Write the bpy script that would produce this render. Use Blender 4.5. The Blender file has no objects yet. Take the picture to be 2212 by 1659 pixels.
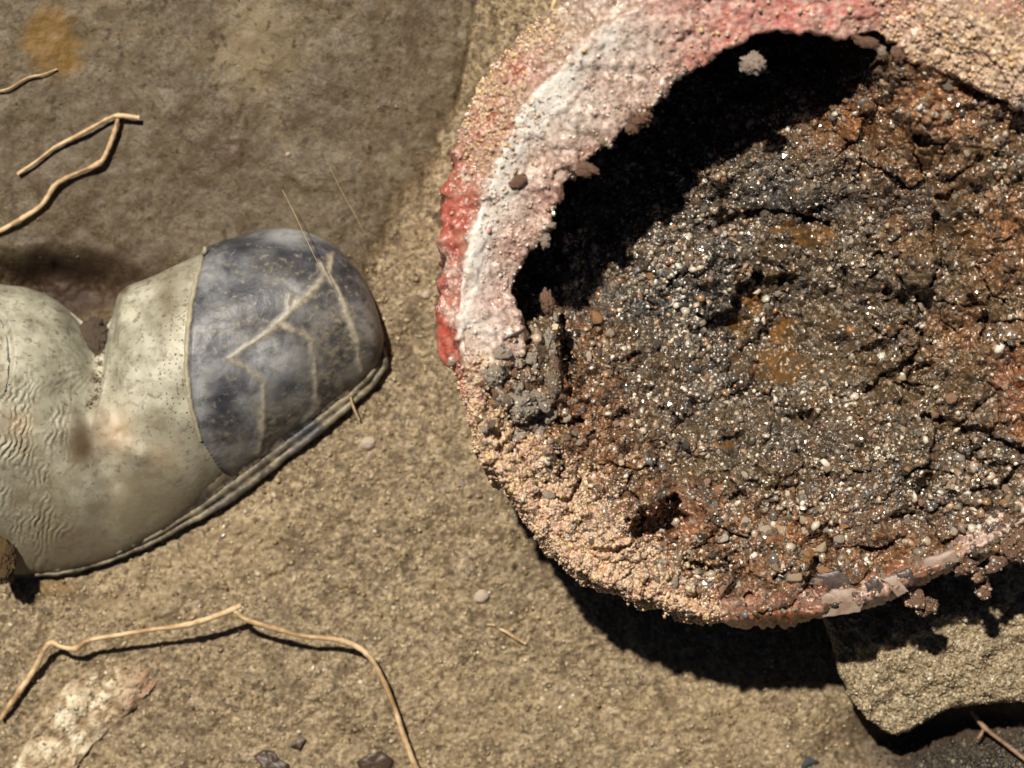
import bpy, math
import numpy as np
from mathutils import Vector
from mathutils.bvhtree import BVHTree

R = np.random.default_rng(7)
scene = bpy.context.scene
COL = scene.collection

# ------------------------------------------------------------------ camera, sky, sun, exposure
F = 6270.0            # focal length in photo units (photo is 2212 x 1659 units)
CU, CV = 1106.0, 829.5
D = 1.46              # camera height above the ground
cam = bpy.data.cameras.new("camera")
cam.sensor_width = 36.0
cam.lens = 36.0 * F / 2212.0
cam.clip_start = 0.05
cam.clip_end = 200.0
cam.dof.use_dof = True
cam.dof.focus_distance = 1.385
cam.dof.aperture_fstop = 4.6
cam_o = bpy.data.objects.new("camera", cam)
COL.objects.link(cam_o)
cam_o.location = (0, 0, D)
cam_o.rotation_euler = (0, 0, 0)
scene.camera = cam_o

LX, LY = 0.25, 0.45   # sun slope: right and down in the picture per unit fall
to_sun = Vector((-LX, LY, 1.0)).normalized()
world = bpy.data.worlds.new("World")
scene.world = world
world.use_nodes = True
wn = world.node_tree
bg = wn.nodes["Background"]
sky = wn.nodes.new("ShaderNodeTexSky")
sky.sky_type = 'NISHITA'
sky.sun_disc = False
sky.sun_elevation = math.asin(to_sun.z)
sky.sun_rotation = math.atan2(to_sun.x, to_sun.y)
wn.links.new(sky.outputs[0], bg.inputs[0])
bg.inputs[1].default_value = 0.012
sun = bpy.data.lights.new("sun", 'SUN')
sun.energy = 5.0
sun.angle = math.radians(1.3)
sun.color = (1.0, 0.91, 0.78)
sun_o = bpy.data.objects.new("sun", sun)
COL.objects.link(sun_o)
sun_o.location = (-0.5, 0.9, 2.0)
sun_o.rotation_euler = to_sun.to_track_quat('Z', 'Y').to_euler()
vs = scene.view_settings
vs.view_transform = 'Standard'
vs.look = 'None'
vs.exposure = 0.15
vs.gamma = 1.0
vs.use_curve_mapping = False

# ------------------------------------------------------------------ helpers
def at(u, v, z):
    """photo position and height above ground -> world point(s)"""
    k = (D - z) / F
    return np.stack([(u - CU) * k, -(v - CV) * k, z + 0 * u], -1)

def sstep(a, b, x):
    t = np.clip((x - a) / (b - a), 0, 1)
    return t * t * (3 - 2 * t)

def _h(ix, iy, s):
    n = (ix.astype(np.int64) * 374761393 + iy.astype(np.int64) * 668265263 + s * 974711) & 0xFFFFFFFF
    n = ((n ^ (n >> 13)) * 1274126177) & 0xFFFFFFFF
    n = ((n ^ (n >> 16)) * 2246822519) & 0xFFFFFFFF
    return ((n ^ (n >> 15)) & 0xFFFFFF) / float(0xFFFFFF)

def vnoise(x, y, s=0):
    ix = np.floor(x); iy = np.floor(y)
    fx = x - ix; fy = y - iy
    fx = fx * fx * fx * (fx * (fx * 6 - 15) + 10); fy = fy * fy * fy * (fy * (fy * 6 - 15) + 10)
    ix = ix.astype(np.int64); iy = iy.astype(np.int64)
    a = _h(ix, iy, s); b = _h(ix + 1, iy, s); c = _h(ix, iy + 1, s); d = _h(ix + 1, iy + 1, s)
    return (a + (b - a) * fx) * (1 - fy) + (c + (d - c) * fx) * fy - 0.5

def fbm(x, y, o=4, s=0, g=0.5):
    r = 0; a = 1.0
    for i in range(o):
        r = r + a * vnoise(x * 2.03 ** i + 17.3 * i, y * 2.03 ** i - 9.1 * i, s + i)
        a *= g
    return r

def worley(x, y, s=0):
    ix = np.floor(x).astype(np.int64); iy = np.floor(y).astype(np.int64)
    f1 = np.full(x.shape, 9.0); f2 = f1.copy(); cid = np.zeros(x.shape)
    for dx in (-1, 0, 1):
        for dy in (-1, 0, 1):
            cx = ix + dx; cy = iy + dy
            px = cx + _h(cx, cy, s); py = cy + _h(cx, cy, s + 51)
            d = np.hypot(px - x, py - y)
            nearer = d < f1
            f2 = np.where(nearer, f1, np.minimum(f2, d))
            cid = np.where(nearer, _h(cx, cy, s + 99), cid)
            f1 = np.where(nearer, d, f1)
    return f1, f2, cid

def seg_dist(u, v, pts):
    best = np.full(u.shape, 1e9)
    for (x0, y0), (x1, y1) in zip(pts[:-1], pts[1:]):
        dx, dy = x1 - x0, y1 - y0
        t = np.clip(((u - x0) * dx + (v - y0) * dy) / (dx * dx + dy * dy + 1e-9), 0, 1)
        best = np.minimum(best, np.hypot(u - x0 - t * dx, v - y0 - t * dy))
    return best

def blobs(u, v, lst):
    r = np.zeros(u.shape)
    for b in lst:
        bu, bv, ru, rv, a = b
        r = np.maximum(r, a * np.exp(-(((u - bu) / ru) ** 2 + ((v - bv) / rv) ** 2)))
    return r

def link(name, me, m=None, parent=None, smooth=True):
    o = bpy.data.objects.new(name, me)
    COL.objects.link(o)
    if m is not None and not me.materials:
        me.materials.append(m)
    if smooth and me.polygons:
        me.polygons.foreach_set("use_smooth", np.ones(len(me.polygons), bool))
    if parent is not None:
        o.parent = parent
    return o

def mesh_np(name, V, faces, attrs=None):
    """faces: (n,3) or (n,4) int array"""
    V = np.asarray(V, np.float32); faces = np.asarray(faces, np.int32)
    me = bpy.data.meshes.new(name)
    n, k = faces.shape
    me.vertices.add(len(V)); me.vertices.foreach_set("co", V.ravel())
    me.loops.add(n * k); me.loops.foreach_set("vertex_index", faces.ravel())
    me.polygons.add(n)
    me.polygons.foreach_set("loop_start", np.arange(0, n * k, k, dtype=np.int32))
    me.polygons.foreach_set("loop_total", np.full(n, k, np.int32))
    me.update(calc_edges=True)
    for a, val in (attrs or {}).items():
        at_ = me.attributes.new(a, 'FLOAT', 'POINT')
        at_.data.foreach_set("value", np.asarray(val, np.float32).ravel())
    return me

def grid_faces(nu, nv, wrap=False):
    i = np.arange(nu if wrap else nu - 1); j = np.arange(nv - 1)
    I, J = np.meshgrid(i, j, indexing='ij')
    I2 = (I + 1) % nu
    return np.stack([I * nv + J, I2 * nv + J, I2 * nv + J + 1, I * nv + J + 1], -1).reshape(-1, 4)

def compact(V, faces, attrs):
    used = np.unique(faces)
    remap = np.full(len(V), -1, np.int64); remap[used] = np.arange(len(used))
    return V[used], remap[faces], {k: np.asarray(a).ravel()[used] for k, a in attrs.items()}

def tag(o, label, cat, group=None, kind=None):
    o['label'] = label; o['category'] = cat
    if group: o['group'] = group
    if kind: o['kind'] = kind
    return o

def thing(name, label, cat, loc=(0, 0, 0), group=None):
    o = bpy.data.objects.new(name, None)
    COL.objects.link(o); o.empty_display_size = 0.02
    return tag(o, label, cat, group)

class Drape:
    """finds where things rest on what is already built"""
    def __init__(self, V, faces):
        self.b = BVHTree.FromPolygons([tuple(p) for p in V], [tuple(f) for f in faces])
    def hit(self, u, v):
        d = Vector(((u - CU) / F, -(v - CV) / F, -1.0)).normalized()
        return self.b.ray_cast(Vector((0, 0, D)), d)

# icosahedron
_p = (1 + 5 ** 0.5) / 2
ICO = np.array([(-1, _p, 0), (1, _p, 0), (-1, -_p, 0), (1, -_p, 0), (0, -1, _p), (0, 1, _p), (0, -1, -_p), (0, 1, -_p),
                (_p, 0, -1), (_p, 0, 1), (-_p, 0, -1), (-_p, 0, 1)]) / math.hypot(1, _p)
ICOF = np.array([(0, 11, 5), (0, 5, 1), (0, 1, 7), (0, 7, 10), (0, 10, 11), (1, 5, 9), (5, 11, 4), (11, 10, 2), (10, 7, 6), (7, 1, 8),
                 (3, 9, 4), (3, 4, 2), (3, 2, 6), (3, 6, 8), (3, 8, 9), (4, 9, 5), (2, 4, 11), (6, 2, 10), (8, 6, 7), (9, 8, 1)])

def subdiv(V, Fc):
    cache = {}; V = [tuple(v) for v in V]; out = []
    def mid(a, b):
        k = (min(a, b), max(a, b))
        if k not in cache:
            m = np.array(V[a]) + np.array(V[b]); m /= np.linalg.norm(m)
            cache[k] = len(V); V.append(tuple(m))
        return cache[k]
    for a, b, c in Fc:
        ab, bc, ca = mid(a, b), mid(b, c), mid(c, a)
        out += [(a, ab, ca), (b, bc, ab), (c, ca, bc), (ab, bc, ca)]
    return np.array(V), np.array(out)
ICO2, ICOF2 = subdiv(ICO, ICOF)
ICO3, ICOF3 = subdiv(ICO2, ICOF2)
ICO4, ICOF4 = subdiv(ICO3, ICOF3)

def rand_rot(n, tilt=1.0):
    q = R.normal(size=(n, 4)); q[:, 1:3] *= tilt
    q /= np.linalg.norm(q, axis=1, keepdims=True)
    w, x, y, z = q.T
    return np.stack([np.stack([1 - 2 * (y * y + z * z), 2 * (x * y - z * w), 2 * (x * z + y * w)], -1),
                     np.stack([2 * (x * y + z * w), 1 - 2 * (x * x + z * z), 2 * (y * z - x * w)], -1),
                     np.stack([2 * (x * z - y * w), 2 * (y * z + x * w), 1 - 2 * (x * x + y * y)], -1)], 1)

def grains_mesh(name, P, size, flat=(0.5, 1.0), jit=0.28, tone=None, long=(0.7, 1.3), rust=None):
    n = len(P)
    S = np.stack([R.uniform(*long, n), R.uniform(0.7, 1.1, n), R.uniform(*flat, n)], -1)
    V = ICO[None] * (1 + R.uniform(-jit, jit, (n, 12, 1))) * S[:, None, :]
    V = np.einsum('nij,nkj->nki', rand_rot(n), V) * np.asarray(size).reshape(n, 1, 1) + np.asarray(P)[:, None, :]
    Fc = ICOF[None] + (np.arange(n) * 12)[:, None, None]
    at_ = {"tone": np.repeat(tone if tone is not None else R.uniform(0, 1, n), 12), "rust": np.repeat(rust if rust is not None else np.zeros(n), 12)}
    return mesh_np(name, V.reshape(-1, 3), Fc.reshape(-1, 3), at_)

def rock_mesh(name, amp=0.25, seed=0, facet=True, lvl=2):
    V0, F0 = {1: (ICO, ICOF), 2: (ICO2, ICOF2), 3: (ICO3, ICOF3), 4: (ICO4, ICOF4)}[lvl]
    rr = np.random.default_rng(seed)
    V = V0.copy()
    if facet:                       # cut by random planes: a chipped stone
        for _ in range(11):
            n = rr.normal(size=3); n /= np.linalg.norm(n); d = rr.uniform(0.28, 0.7)
            s = V @ n - d
            V = V - np.where(s > 0, s, 0)[:, None] * n
    n1 = fbm(V[:, 0] * 2 + seed, V[:, 1] * 2 + V[:, 2] * 1.7, 3, seed)
    V = V * (1 + amp * n1)[:, None]
    return mesh_np(name, V, F0)

def crust_mesh(name, seed, amp=0.55):
    V, F0 = subdiv(ICO4, ICOF4)
    s = seed * 3.7
    w = 0.25 * np.stack([fbm(V[:, 0] * 3 + s, V[:, 1] * 3 + V[:, 2] * 2, 3, seed), fbm(V[:, 1] * 3 + s, V[:, 2] * 3 + V[:, 0] * 2, 3, seed + 1), fbm(V[:, 2] * 3 + s, V[:, 0] * 3 + V[:, 1] * 2, 3, seed + 2)], -1)
    Q = V + w
    a = Q[:, 0] * 1.7 + Q[:, 2] * .9 + s; b = Q[:, 1] * 1.7 - Q[:, 2] * .7
    f1, f2, cid = worley(a * 1.3, b * 1.3, seed)
    r = 1 + amp * ((cid - .5) * .9 - .5 * sstep(.14, 0, f2 - f1))
    f1, f2, cid = worley(a * 3.6, b * 3.6, seed + 7)
    r = r + amp * .42 * ((cid - .5) - .6 * sstep(.16, 0, f2 - f1))
    r = r + amp * .25 * fbm(a * 9, b * 9, 3, seed + 9)
    return mesh_np(name, V * r[:, None], F0)

def tube(pts, rad, nseg=8, rough=0.0, seed=0, cap=True, sub=6):
    pts = np.asarray(pts, float); n = len(pts)
    rad = np.broadcast_to(np.asarray(rad, float), (n,))
    # catmull-rom
    out = []; ro = []
    for i in range(n - 1):
        p0 = pts[max(i - 1, 0)]; p1 = pts[i]; p2 = pts[i + 1]; p3 = pts[min(i + 2, n - 1)]
        for k in range(sub):
            t = k / sub
            out.append(0.5 * ((2 * p1) + (p2 - p0) * t + (2 * p0 - 5 * p1 + 4 * p2 - p3) * t * t + (3 * p1 - p0 - 3 * p2 + p3) * t ** 3))
            ro.append(rad[i] * (1 - t) + rad[i + 1] * t)
    out.append(pts[-1]); ro.append(rad[-1])
    P = np.array(out); ro = np.array(ro); m = len(P)
    T = np.gradient(P, axis=0); T /= np.linalg.norm(T, axis=1, keepdims=True) + 1e-12
    up = np.array([0.1, 0.05, 1.0]); A = np.cross(T, up); A /= np.linalg.norm(A, axis=1, keepdims=True) + 1e-12
    B = np.cross(A, T)
    th = np.linspace(0, 2 * np.pi, nseg, endpoint=False)
    rr = np.random.default_rng(seed + 3)
    rn = 1 + rough * (rr.uniform(-1, 1, (m, nseg)) * 0.5 + rr.uniform(-1, 1, (m, 1)))
    V = P[:, None, :] + (ro[:, None] * rn)[..., None] * (np.cos(th)[None, :, None] * A[:, None, :] + np.sin(th)[None, :, None] * B[:, None, :])
    Fc = []
    for i in range(m - 1):
        for j in range(nseg):
            Fc.append((i * nseg + j, i * nseg + (j + 1) % nseg, (i + 1) * nseg + (j + 1) % nseg, (i + 1) * nseg + j))
    return V.reshape(-1, 3), np.array(Fc)

# ------------------------------------------------------------------ materials
class M:
    def __init__(s, name):
        s.m = bpy.data.materials.new(name); s.m.use_nodes = True
        s.t = s.m.node_tree; s.b = s.t.nodes["Principled BSDF"]
        s.co = s.t.nodes.new("ShaderNodeTexCoord").outputs["Object"]
    def put(s, sock, v):
        if isinstance(v, bpy.types.NodeSocket): s.t.links.new(v, sock)
        elif isinstance(v, (tuple, list)) and len(v) == 3 and sock.type == 'RGBA': sock.default_value = (*v, 1)
        else: sock.default_value = v
    def attr(s, n):
        a = s.t.nodes.new("ShaderNodeAttribute"); a.attribute_name = n; return a.outputs["Fac"]
    def noise(s, scale, detail=4, rough=0.6, w=0.0):
        n = s.t.nodes.new("ShaderNodeTexNoise"); s.put(n.inputs["Vector"], s.co)
        n.inputs["Scale"].default_value = scale; n.inputs["Detail"].default_value = detail
        n.inputs["Roughness"].default_value = rough; n.inputs["Distortion"].default_value = w
        return n.outputs["Fac"]
    def voro(s, scale, feat='F1', out="Distance"):
        n = s.t.nodes.new("ShaderNodeTexVoronoi"); s.put(n.inputs["Vector"], s.co)
        n.feature = feat; n.inputs["Scale"].default_value = scale
        return n.outputs[out]
    def ramp(s, f, stops, inter='LINEAR'):
        n = s.t.nodes.new("ShaderNodeValToRGB"); s.put(n.inputs[0], f)
        cr = n.color_ramp; cr.interpolation = inter
        while len(cr.elements) < len(stops): cr.elements.new(0.5)
        for e, (p, c) in zip(cr.elements, stops):
            e.position = p; e.color = (*c, 1) if isinstance(c, (tuple, list)) else (c, c, c, 1)
        return n.outputs[0]
    def mix(s, f, a, b, mode='MIX'):
        n = s.t.nodes.new("ShaderNodeMix"); n.data_type = 'RGBA'; n.blend_type = mode
        s.put(n.inputs["Factor"], f); s.put(n.inputs[6], a); s.put(n.inputs[7], b)
        return n.outputs[2]
    def math(s, op, a, b=0.5, clamp=False):
        n = s.t.nodes.new("ShaderNodeMath"); n.operation = op; n.use_clamp = clamp
        s.put(n.inputs[0], a); s.put(n.inputs[1], b); return n.outputs[0]
    def mask(s, f, lo, hi):
        n = s.t.nodes.new("ShaderNodeMapRange"); s.put(n.inputs[0], f)
        n.inputs[1].default_value = lo; n.inputs[2].default_value = hi; return n.outputs[0]
    def island(s):
        return s.t.nodes.new("ShaderNodeNewGeometry").outputs["Random Per Island"]
    def orand(s):
        return s.t.nodes.new("ShaderNodeObjectInfo").outputs["Random"]
    def bump(s, f, dist, strength=1.0, prev=None):
        n = s.t.nodes.new("ShaderNodeBump"); s.put(n.inputs["Height"], f)
        n.inputs["Distance"].default_value = dist; n.inputs["Strength"].default_value = strength
        if prev is not None: s.put(n.inputs["Normal"], prev)
        return n.outputs[0]
    def done(s, col, rough=0.6, normal=None, spec=0.5, **kw):
        s.put(s.b.inputs["Base Color"], col); s.put(s.b.inputs["Roughness"], rough)
        s.b.inputs["Specular IOR Level"].default_value = spec
        if normal is not None: s.put(s.b.inputs["Normal"], normal)
        for k, v in kw.items(): s.put(s.b.inputs[k.replace("_", " ")], v)
        return s.m

def mat_ground():
    k = M("sandy_mud")
    sandy = k.attr("sandy")
    g1 = k.math('ADD', k.math('MULTIPLY', k.noise(560, 3, 0.65), 0.62), k.math('MULTIPLY', k.noise(210, 3, 0.6), 0.38)); g2 = k.noise(90, 5, 0.6); g3 = k.noise(22, 4, 0.6)
    lo = k.ramp(g1, [(0.36, (0.088, 0.062, 0.035)), (0.46, (0.175, 0.13, 0.074)), (0.54, (0.31, 0.235, 0.138)), (0.64, (0.48, 0.385, 0.24))])
    up = k.ramp(g1, [(0.37, (0.058, 0.044, 0.025)), (0.5, (0.110, 0.085, 0.050)), (0.63, (0.165, 0.132, 0.083))])  # olive bank soil, with the flash falloff darkening put into its colour
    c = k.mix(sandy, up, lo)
    c = k.mix(k.mask(g2, 0.50, 0.66), c, k.mix(0.6, c, (0.055, 0.034, 0.016)))
    c = k.mix(k.mask(k.noise(170, 3, 0.5), 0.58, 0.66), c, k.mix(0.6, c, (0.045, 0.028, 0.014)))
    c = k.mix(k.mask(g3, 0.45, 0.7), c, k.mix(0.35, c, (0.13, 0.10, 0.06)))
    c = k.mix(k.mask(g3, 0.5, 0.3), c, k.mix(0.25, c, (0.09, 0.05, 0.028)))
    g4 = k.noise(9, 5, 0.62, 0.5); g5 = k.noise(260, 2, 0.5)
    c = k.mix(k.mask(g4, 0.52, 0.66), c, k.mix(0.38, c, (0.075, 0.050, 0.026)))
    c = k.mix(k.mask(g4, 0.46, 0.38), c, k.mix(0.28, c, (0.36, 0.27, 0.15)))
    c = k.mix(k.math('MULTIPLY', k.mask(g5, 0.60, 0.66), 0.75), c, (0.045, 0.028, 0.014))
    c = k.mix(k.math('MULTIPLY', k.mask(k.noise(31, 5, 0.7, 0.4), 0.58, 0.64), 0.5), c, (0.060, 0.034, 0.017))
    c = k.mix(k.attr("stain"), c, (0.19, 0.105, 0.02))
    c = k.mix(k.attr("dark"), c, (0.032, 0.015, 0.008))  # painted pit shade, plus the wet lower-right ground's own dark tone
    nb = k.bump(g1, 0.0012, 0.6); nb = k.bump(k.noise(1400, 2, 0.5), 0.0004, 0.6, nb)
    return k.done(c, k.ramp(g2, [(0.3, 0.42), (0.7, 0.75)]), nb, 0.4)

def mat_grain(name, stops, rough=0.35, var=0.5, spec=0.5, coat=0.0):
    k = M(name)
    c = k.ramp(k.attr("tone"), stops)
    c = k.mix(k.island(), k.mix(var, c, (0.04, 0.03, 0.02)), c)
    c = k.mix(k.attr("rust"), c, k.mix(0.72, c, k.ramp(k.island(), [(0, (0.10, 0.035, 0.014)), (.5, (0.26, 0.115, 0.05)), (.8, (0.36, 0.17, 0.07)), (1, (0.48, 0.28, 0.16))])))
    return k.done(c, rough, None, spec, Coat_Weight=coat, Coat_Roughness=0.16)

def mat_pipe():
    k = M("scaly_red_paint")
    n1 = k.noise(420, 4, 0.65); n2 = k.noise(130, 4, 0.6); n3 = k.noise(55, 5, 0.65); n4 = k.noise(900, 2, 0.5)
    base = k.ramp(n1, [(0.36, (0.27, 0.165, 0.13)), (0.47, (0.50, 0.36, 0.30)), (0.58, (0.72, 0.58, 0.51))])
    sand = k.ramp(n1, [(0.35, (0.28, 0.17, 0.10)), (0.48, (0.54, 0.37, 0.23)), (0.56, (0.72, 0.54, 0.36)), (0.66, (0.82, 0.68, 0.52))])
    c = k.mix(k.attr("sand"), base, sand)
    rust = k.ramp(n2, [(0.3, (0.09, 0.028, 0.012)), (0.6, (0.27, 0.10, 0.045)), (0.75, (0.36, 0.17, 0.09))])
    c = k.mix(k.attr("rust"), c, rust)
    red = k.ramp(n2, [(0.36, (0.36, 0.055, 0.04)), (0.5, (0.46, 0.13, 0.095)), (0.64, (0.50, 0.25, 0.18))])
    c = k.mix(k.math('MULTIPLY', k.attr("red"), k.mask(k.math('ADD', n3, k.math('MULTIPLY', n4, 0.5)), 0.60, 0.74)), c, red)
    c = k.mix(k.attr("pink"), c, k.ramp(n1, [(0.36, (0.56, 0.15, 0.135)), (0.5, (0.72, 0.30, 0.26)), (0.62, (0.80, 0.52, 0.43))]))
    wht = k.ramp(n1, [(0.34, (0.60, 0.48, 0.38)), (0.42, (0.82, 0.75, 0.66)), (0.52, (0.88, 0.86, 0.82))])
    c = k.mix(k.math('MULTIPLY', k.attr("white"), k.mask(k.math('ADD', k.math('MULTIPLY', n1, 0.6), n3), 0.46, 0.62)), c, wht)
    c = k.mix(k.math('MULTIPLY', k.attr("grime"), k.mask(n3, 0.30, 0.50)), c, k.mix(0.78, c, (0.15, 0.095, 0.06)))
    c = k.mix(k.attr("inner_shade"), c, (0.022, 0.014, 0.010))  # shade inside the bore painted near black so the opening stays dark
    nb = k.bump(n2, 0.0012, 0.35); nb = k.bump(n1, 0.0007, 0.6, nb); nb = k.bump(n4, 0.0004, 0.6, nb)
    return k.done(c, k.ramp(n2, [(0.4, 0.16), (0.6, 0.45)]), nb, 0.7)

def mat_sediment():
    k = M("wet_rusty_silt")
    n1 = k.noise(480, 4, 0.65); n2 = k.noise(110, 4, 0.6); n3 = k.noise(40, 4, 0.6)
    c = k.ramp(n1, [(0.36, (0.032, 0.020, 0.011)), (0.47, (0.088, 0.057, 0.030)), (0.56, (0.155, 0.105, 0.058)), (0.68, (0.34, 0.26, 0.16))])
    c = k.mix(k.mask(n3, 0.48, 0.58), c, k.mix(0.7, c, (0.105, 0.062, 0.026)))
    c = k.mix(k.mask(n3, 0.46, 0.36), c, k.mix(0.4, c, (0.085, 0.08, 0.072)))
    c = k.mix(k.attr("char"), c, k.ramp(n1, [(0.36, (0.014, 0.013, 0.013)), (0.5, (0.045, 0.043, 0.042)), (0.58, (0.085, 0.083, 0.08)), (0.68, (0.20, 0.195, 0.19))]))
    rs = k.ramp(n1, [(0.36, (0.085, 0.030, 0.011)), (0.5, (0.25, 0.105, 0.040)), (0.64, (0.44, 0.23, 0.12))])
    c = k.mix(k.math('MULTIPLY', k.attr("rust"), k.mask(n2, 0.34, 0.54)), c, rs)
    oc = k.ramp(n2, [(0.36, (0.070, 0.038, 0.012)), (0.5, (0.135, 0.068, 0.017)), (0.62, (0.22, 0.10, 0.026))])
    c = k.mix(k.attr("ochre"), c, oc)
    sd = k.ramp(n1, [(0.36, (0.32, 0.19, 0.125)), (0.48, (0.58, 0.40, 0.27)), (0.56, (0.73, 0.55, 0.39)), (0.66, (0.82, 0.68, 0.53))])
    c = k.mix(k.attr("sand"), c, sd)
    c = k.mix(k.attr("red"), c, k.ramp(n1, [(0.3, (0.14, 0.035, 0.02)), (0.55, (0.36, 0.14, 0.095)), (0.75, (0.50, 0.28, 0.21))]))
    nb = k.bump(k.noise(420, 1, 0.5), 0.0008, 0.8); nb = k.bump(k.noise(900, 1, 0.5), 0.0004, 0.8, nb)
    return k.done(c, k.mix(k.attr("ochre"), k.ramp(n2, [(0.42, 0.10), (0.6, 0.26)]), (0.42, 0.42, 0.42)), nb, 0.8, Coat_Weight=0.35, Coat_Roughness=0.2)

def mat_simple(name, stops, scale=300, rough=0.5, bump=0.0006, spec=0.5, rnd=None, dirt=None):
    k = M(name)
    n = k.noise(scale, 4, 0.6)
    c = k.ramp(n, stops)
    if rnd:
        c = k.mix(0.66, c, k.ramp(k.orand(), rnd))
        c = k.mix(k.mask(k.noise(140, 4, .65), .50, .60), c, k.mix(.6, c, (0.10, 0.065, 0.04)))
    if dirt:
        c = k.mix(k.mask(k.noise(scale * 0.3, 4, 0.65), 0.48, 0.62), c, dirt)
    return k.done(c, rough, k.bump(k.noise(scale * 2, 3), bump, 0.8), spec)

m_ground = mat_ground()
m_pipe = mat_pipe()
m_sed = mat_sediment()
m_grit = mat_grain("ground_sand", [(0, (0.22, 0.15, 0.08)), (0.4, (0.38, 0.285, 0.16)), (0.75, (0.52, 0.41, 0.25)), (0.95, (0.58, 0.5, 0.36)), (1, (0.75, 0.7, 0.62))], 0.45, 0.5, 0.4)
m_sgrain = mat_grain("wet_gravel", [(0, (0.035, 0.034, 0.034)), (0.26, (0.095, 0.088, 0.08)), (0.42, (0.17, 0.15, 0.12)), (0.54, (0.30, 0.245, 0.175)), (0.62, (0.17, 0.18, 0.195)), (0.70, (0.46, 0.38, 0.27)), (0.76, (0.34, 0.15, 0.05)), (0.84, (0.62, 0.53, 0.40)), (1, (0.80, 0.75, 0.66))], 0.2, 0.35, 0.9, 0.45)
m_pgrain = mat_grain("crust_sand", [(0, (0.42, 0.26, 0.18)), (0.25, (0.66, 0.46, 0.31)), (0.5, (0.80, 0.62, 0.42)), (0.70, (0.74, 0.50, 0.20)), (0.74, (0.74, 0.58, 0.42)), (0.9, (0.70, 0.50, 0.42)), (0.95, (0.50, 0.18, 0.14)), (1, (0.78, 0.72, 0.64))], 0.3, 0.35)
PEB = [(0, (0.12, 0.10, 0.08)), (0.2, (0.38, 0.28, 0.18)), (0.38, (0.62, 0.48, 0.33)), (0.5, (0.16, 0.17, 0.18)), (0.62, (0.44, 0.19, 0.05)), (0.74, (0.30, 0.13, 0.06)), (0.86, (0.52, 0.45, 0.36)), (1, (0.70, 0.62, 0.50))]
m_peb = mat_simple("pebble_stone", [(0.38, (0.12, 0.09, 0.06)), (0.62, (0.46, 0.37, 0.27))], 350, 0.24, 0.0005, 0.5, PEB)
m_white = mat_simple("pale_stone", [(0.3, (0.46, 0.36, 0.27)), (0.7, (0.72, 0.62, 0.50))], 260, 0.5, 0.0006)
m_quartz = mat_simple("quartz", [(0.3, (0.75, 0.74, 0.72)), (0.7, (0.85, 0.85, 0.84))], 260, 0.15, 0.0002)
m_root = mat_simple("dry_root", [(0.36, (0.30, 0.18, 0.085)), (0.48, (0.48, 0.33, 0.175)), (0.6, (0.64, 0.48, 0.29))], 110, 0.6, 0.0006)
m_rootdk = mat_simple("brown_root", [(0.3, (0.16, 0.09, 0.055)), (0.6, (0.30, 0.19, 0.125)), (0.8, (0.42, 0.29, 0.20))], 260, 0.65, 0.0006)
m_rustchunk = mat_simple("rust_scale", [(0.38, (0.17, 0.13, 0.10)), (0.47, (0.42, 0.35, 0.28)), (0.55, (0.60, 0.53, 0.44)), (0.64, (0.72, 0.66, 0.57))], 300, 0.2, 0.0012, 0.6)
m_rustbrown = mat_simple("brown_rust", [(0.36, (0.11, 0.055, 0.032)), (0.5, (0.28, 0.155, 0.10)), (0.64, (0.48, 0.33, 0.25))], 300, 0.2, 0.0012, 0.6)
m_palecrust = mat_simple("pale_crust", [(0.38, (0.28, 0.19, 0.15)), (0.5, (0.52, 0.41, 0.34)), (0.62, (0.70, 0.60, 0.52))], 300, 0.35, 0.0012)
m_chip = mat_simple("bare_primer", [(0.3, (0.33, 0.24, 0.19)), (0.6, (0.42, 0.33, 0.27)), (0.8, (0.48, 0.40, 0.34))], 900, 0.5, 0.0002, 0.4, None, (0.30, 0.20, 0.15))
m_chipdk = mat_simple("bare_iron", [(0.3, (0.055, 0.045, 0.042)), (0.6, (0.11, 0.085, 0.08)), (0.8, (0.22, 0.15, 0.13))], 500, 0.3, 0.0004, 0.6)
m_clod = mat_simple("brown_mud", [(0.3, (0.07, 0.048, 0.033)), (0.6, (0.17, 0.125, 0.09)), (0.8, (0.26, 0.2, 0.15))], 380, 0.6, 0.0012)
m_clodtan = mat_simple("ochre_mud", [(0.3, (0.06, 0.035, 0.014)), (0.55, (0.18, 0.11, 0.045)), (0.8, (0.32, 0.21, 0.10))], 380, 0.5, 0.0012)
m_leaf = mat_simple("wet_leaf", [(0.3, (0.035, 0.022, 0.014)), (0.7, (0.085, 0.055, 0.038))], 200, 0.45, 0.0004)
m_fibre = mat_simple("pale_fibre", [(0.3, (0.30, 0.24, 0.12)), (0.7, (0.42, 0.34, 0.19))], 200, 0.6, 0.0001)

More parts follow.
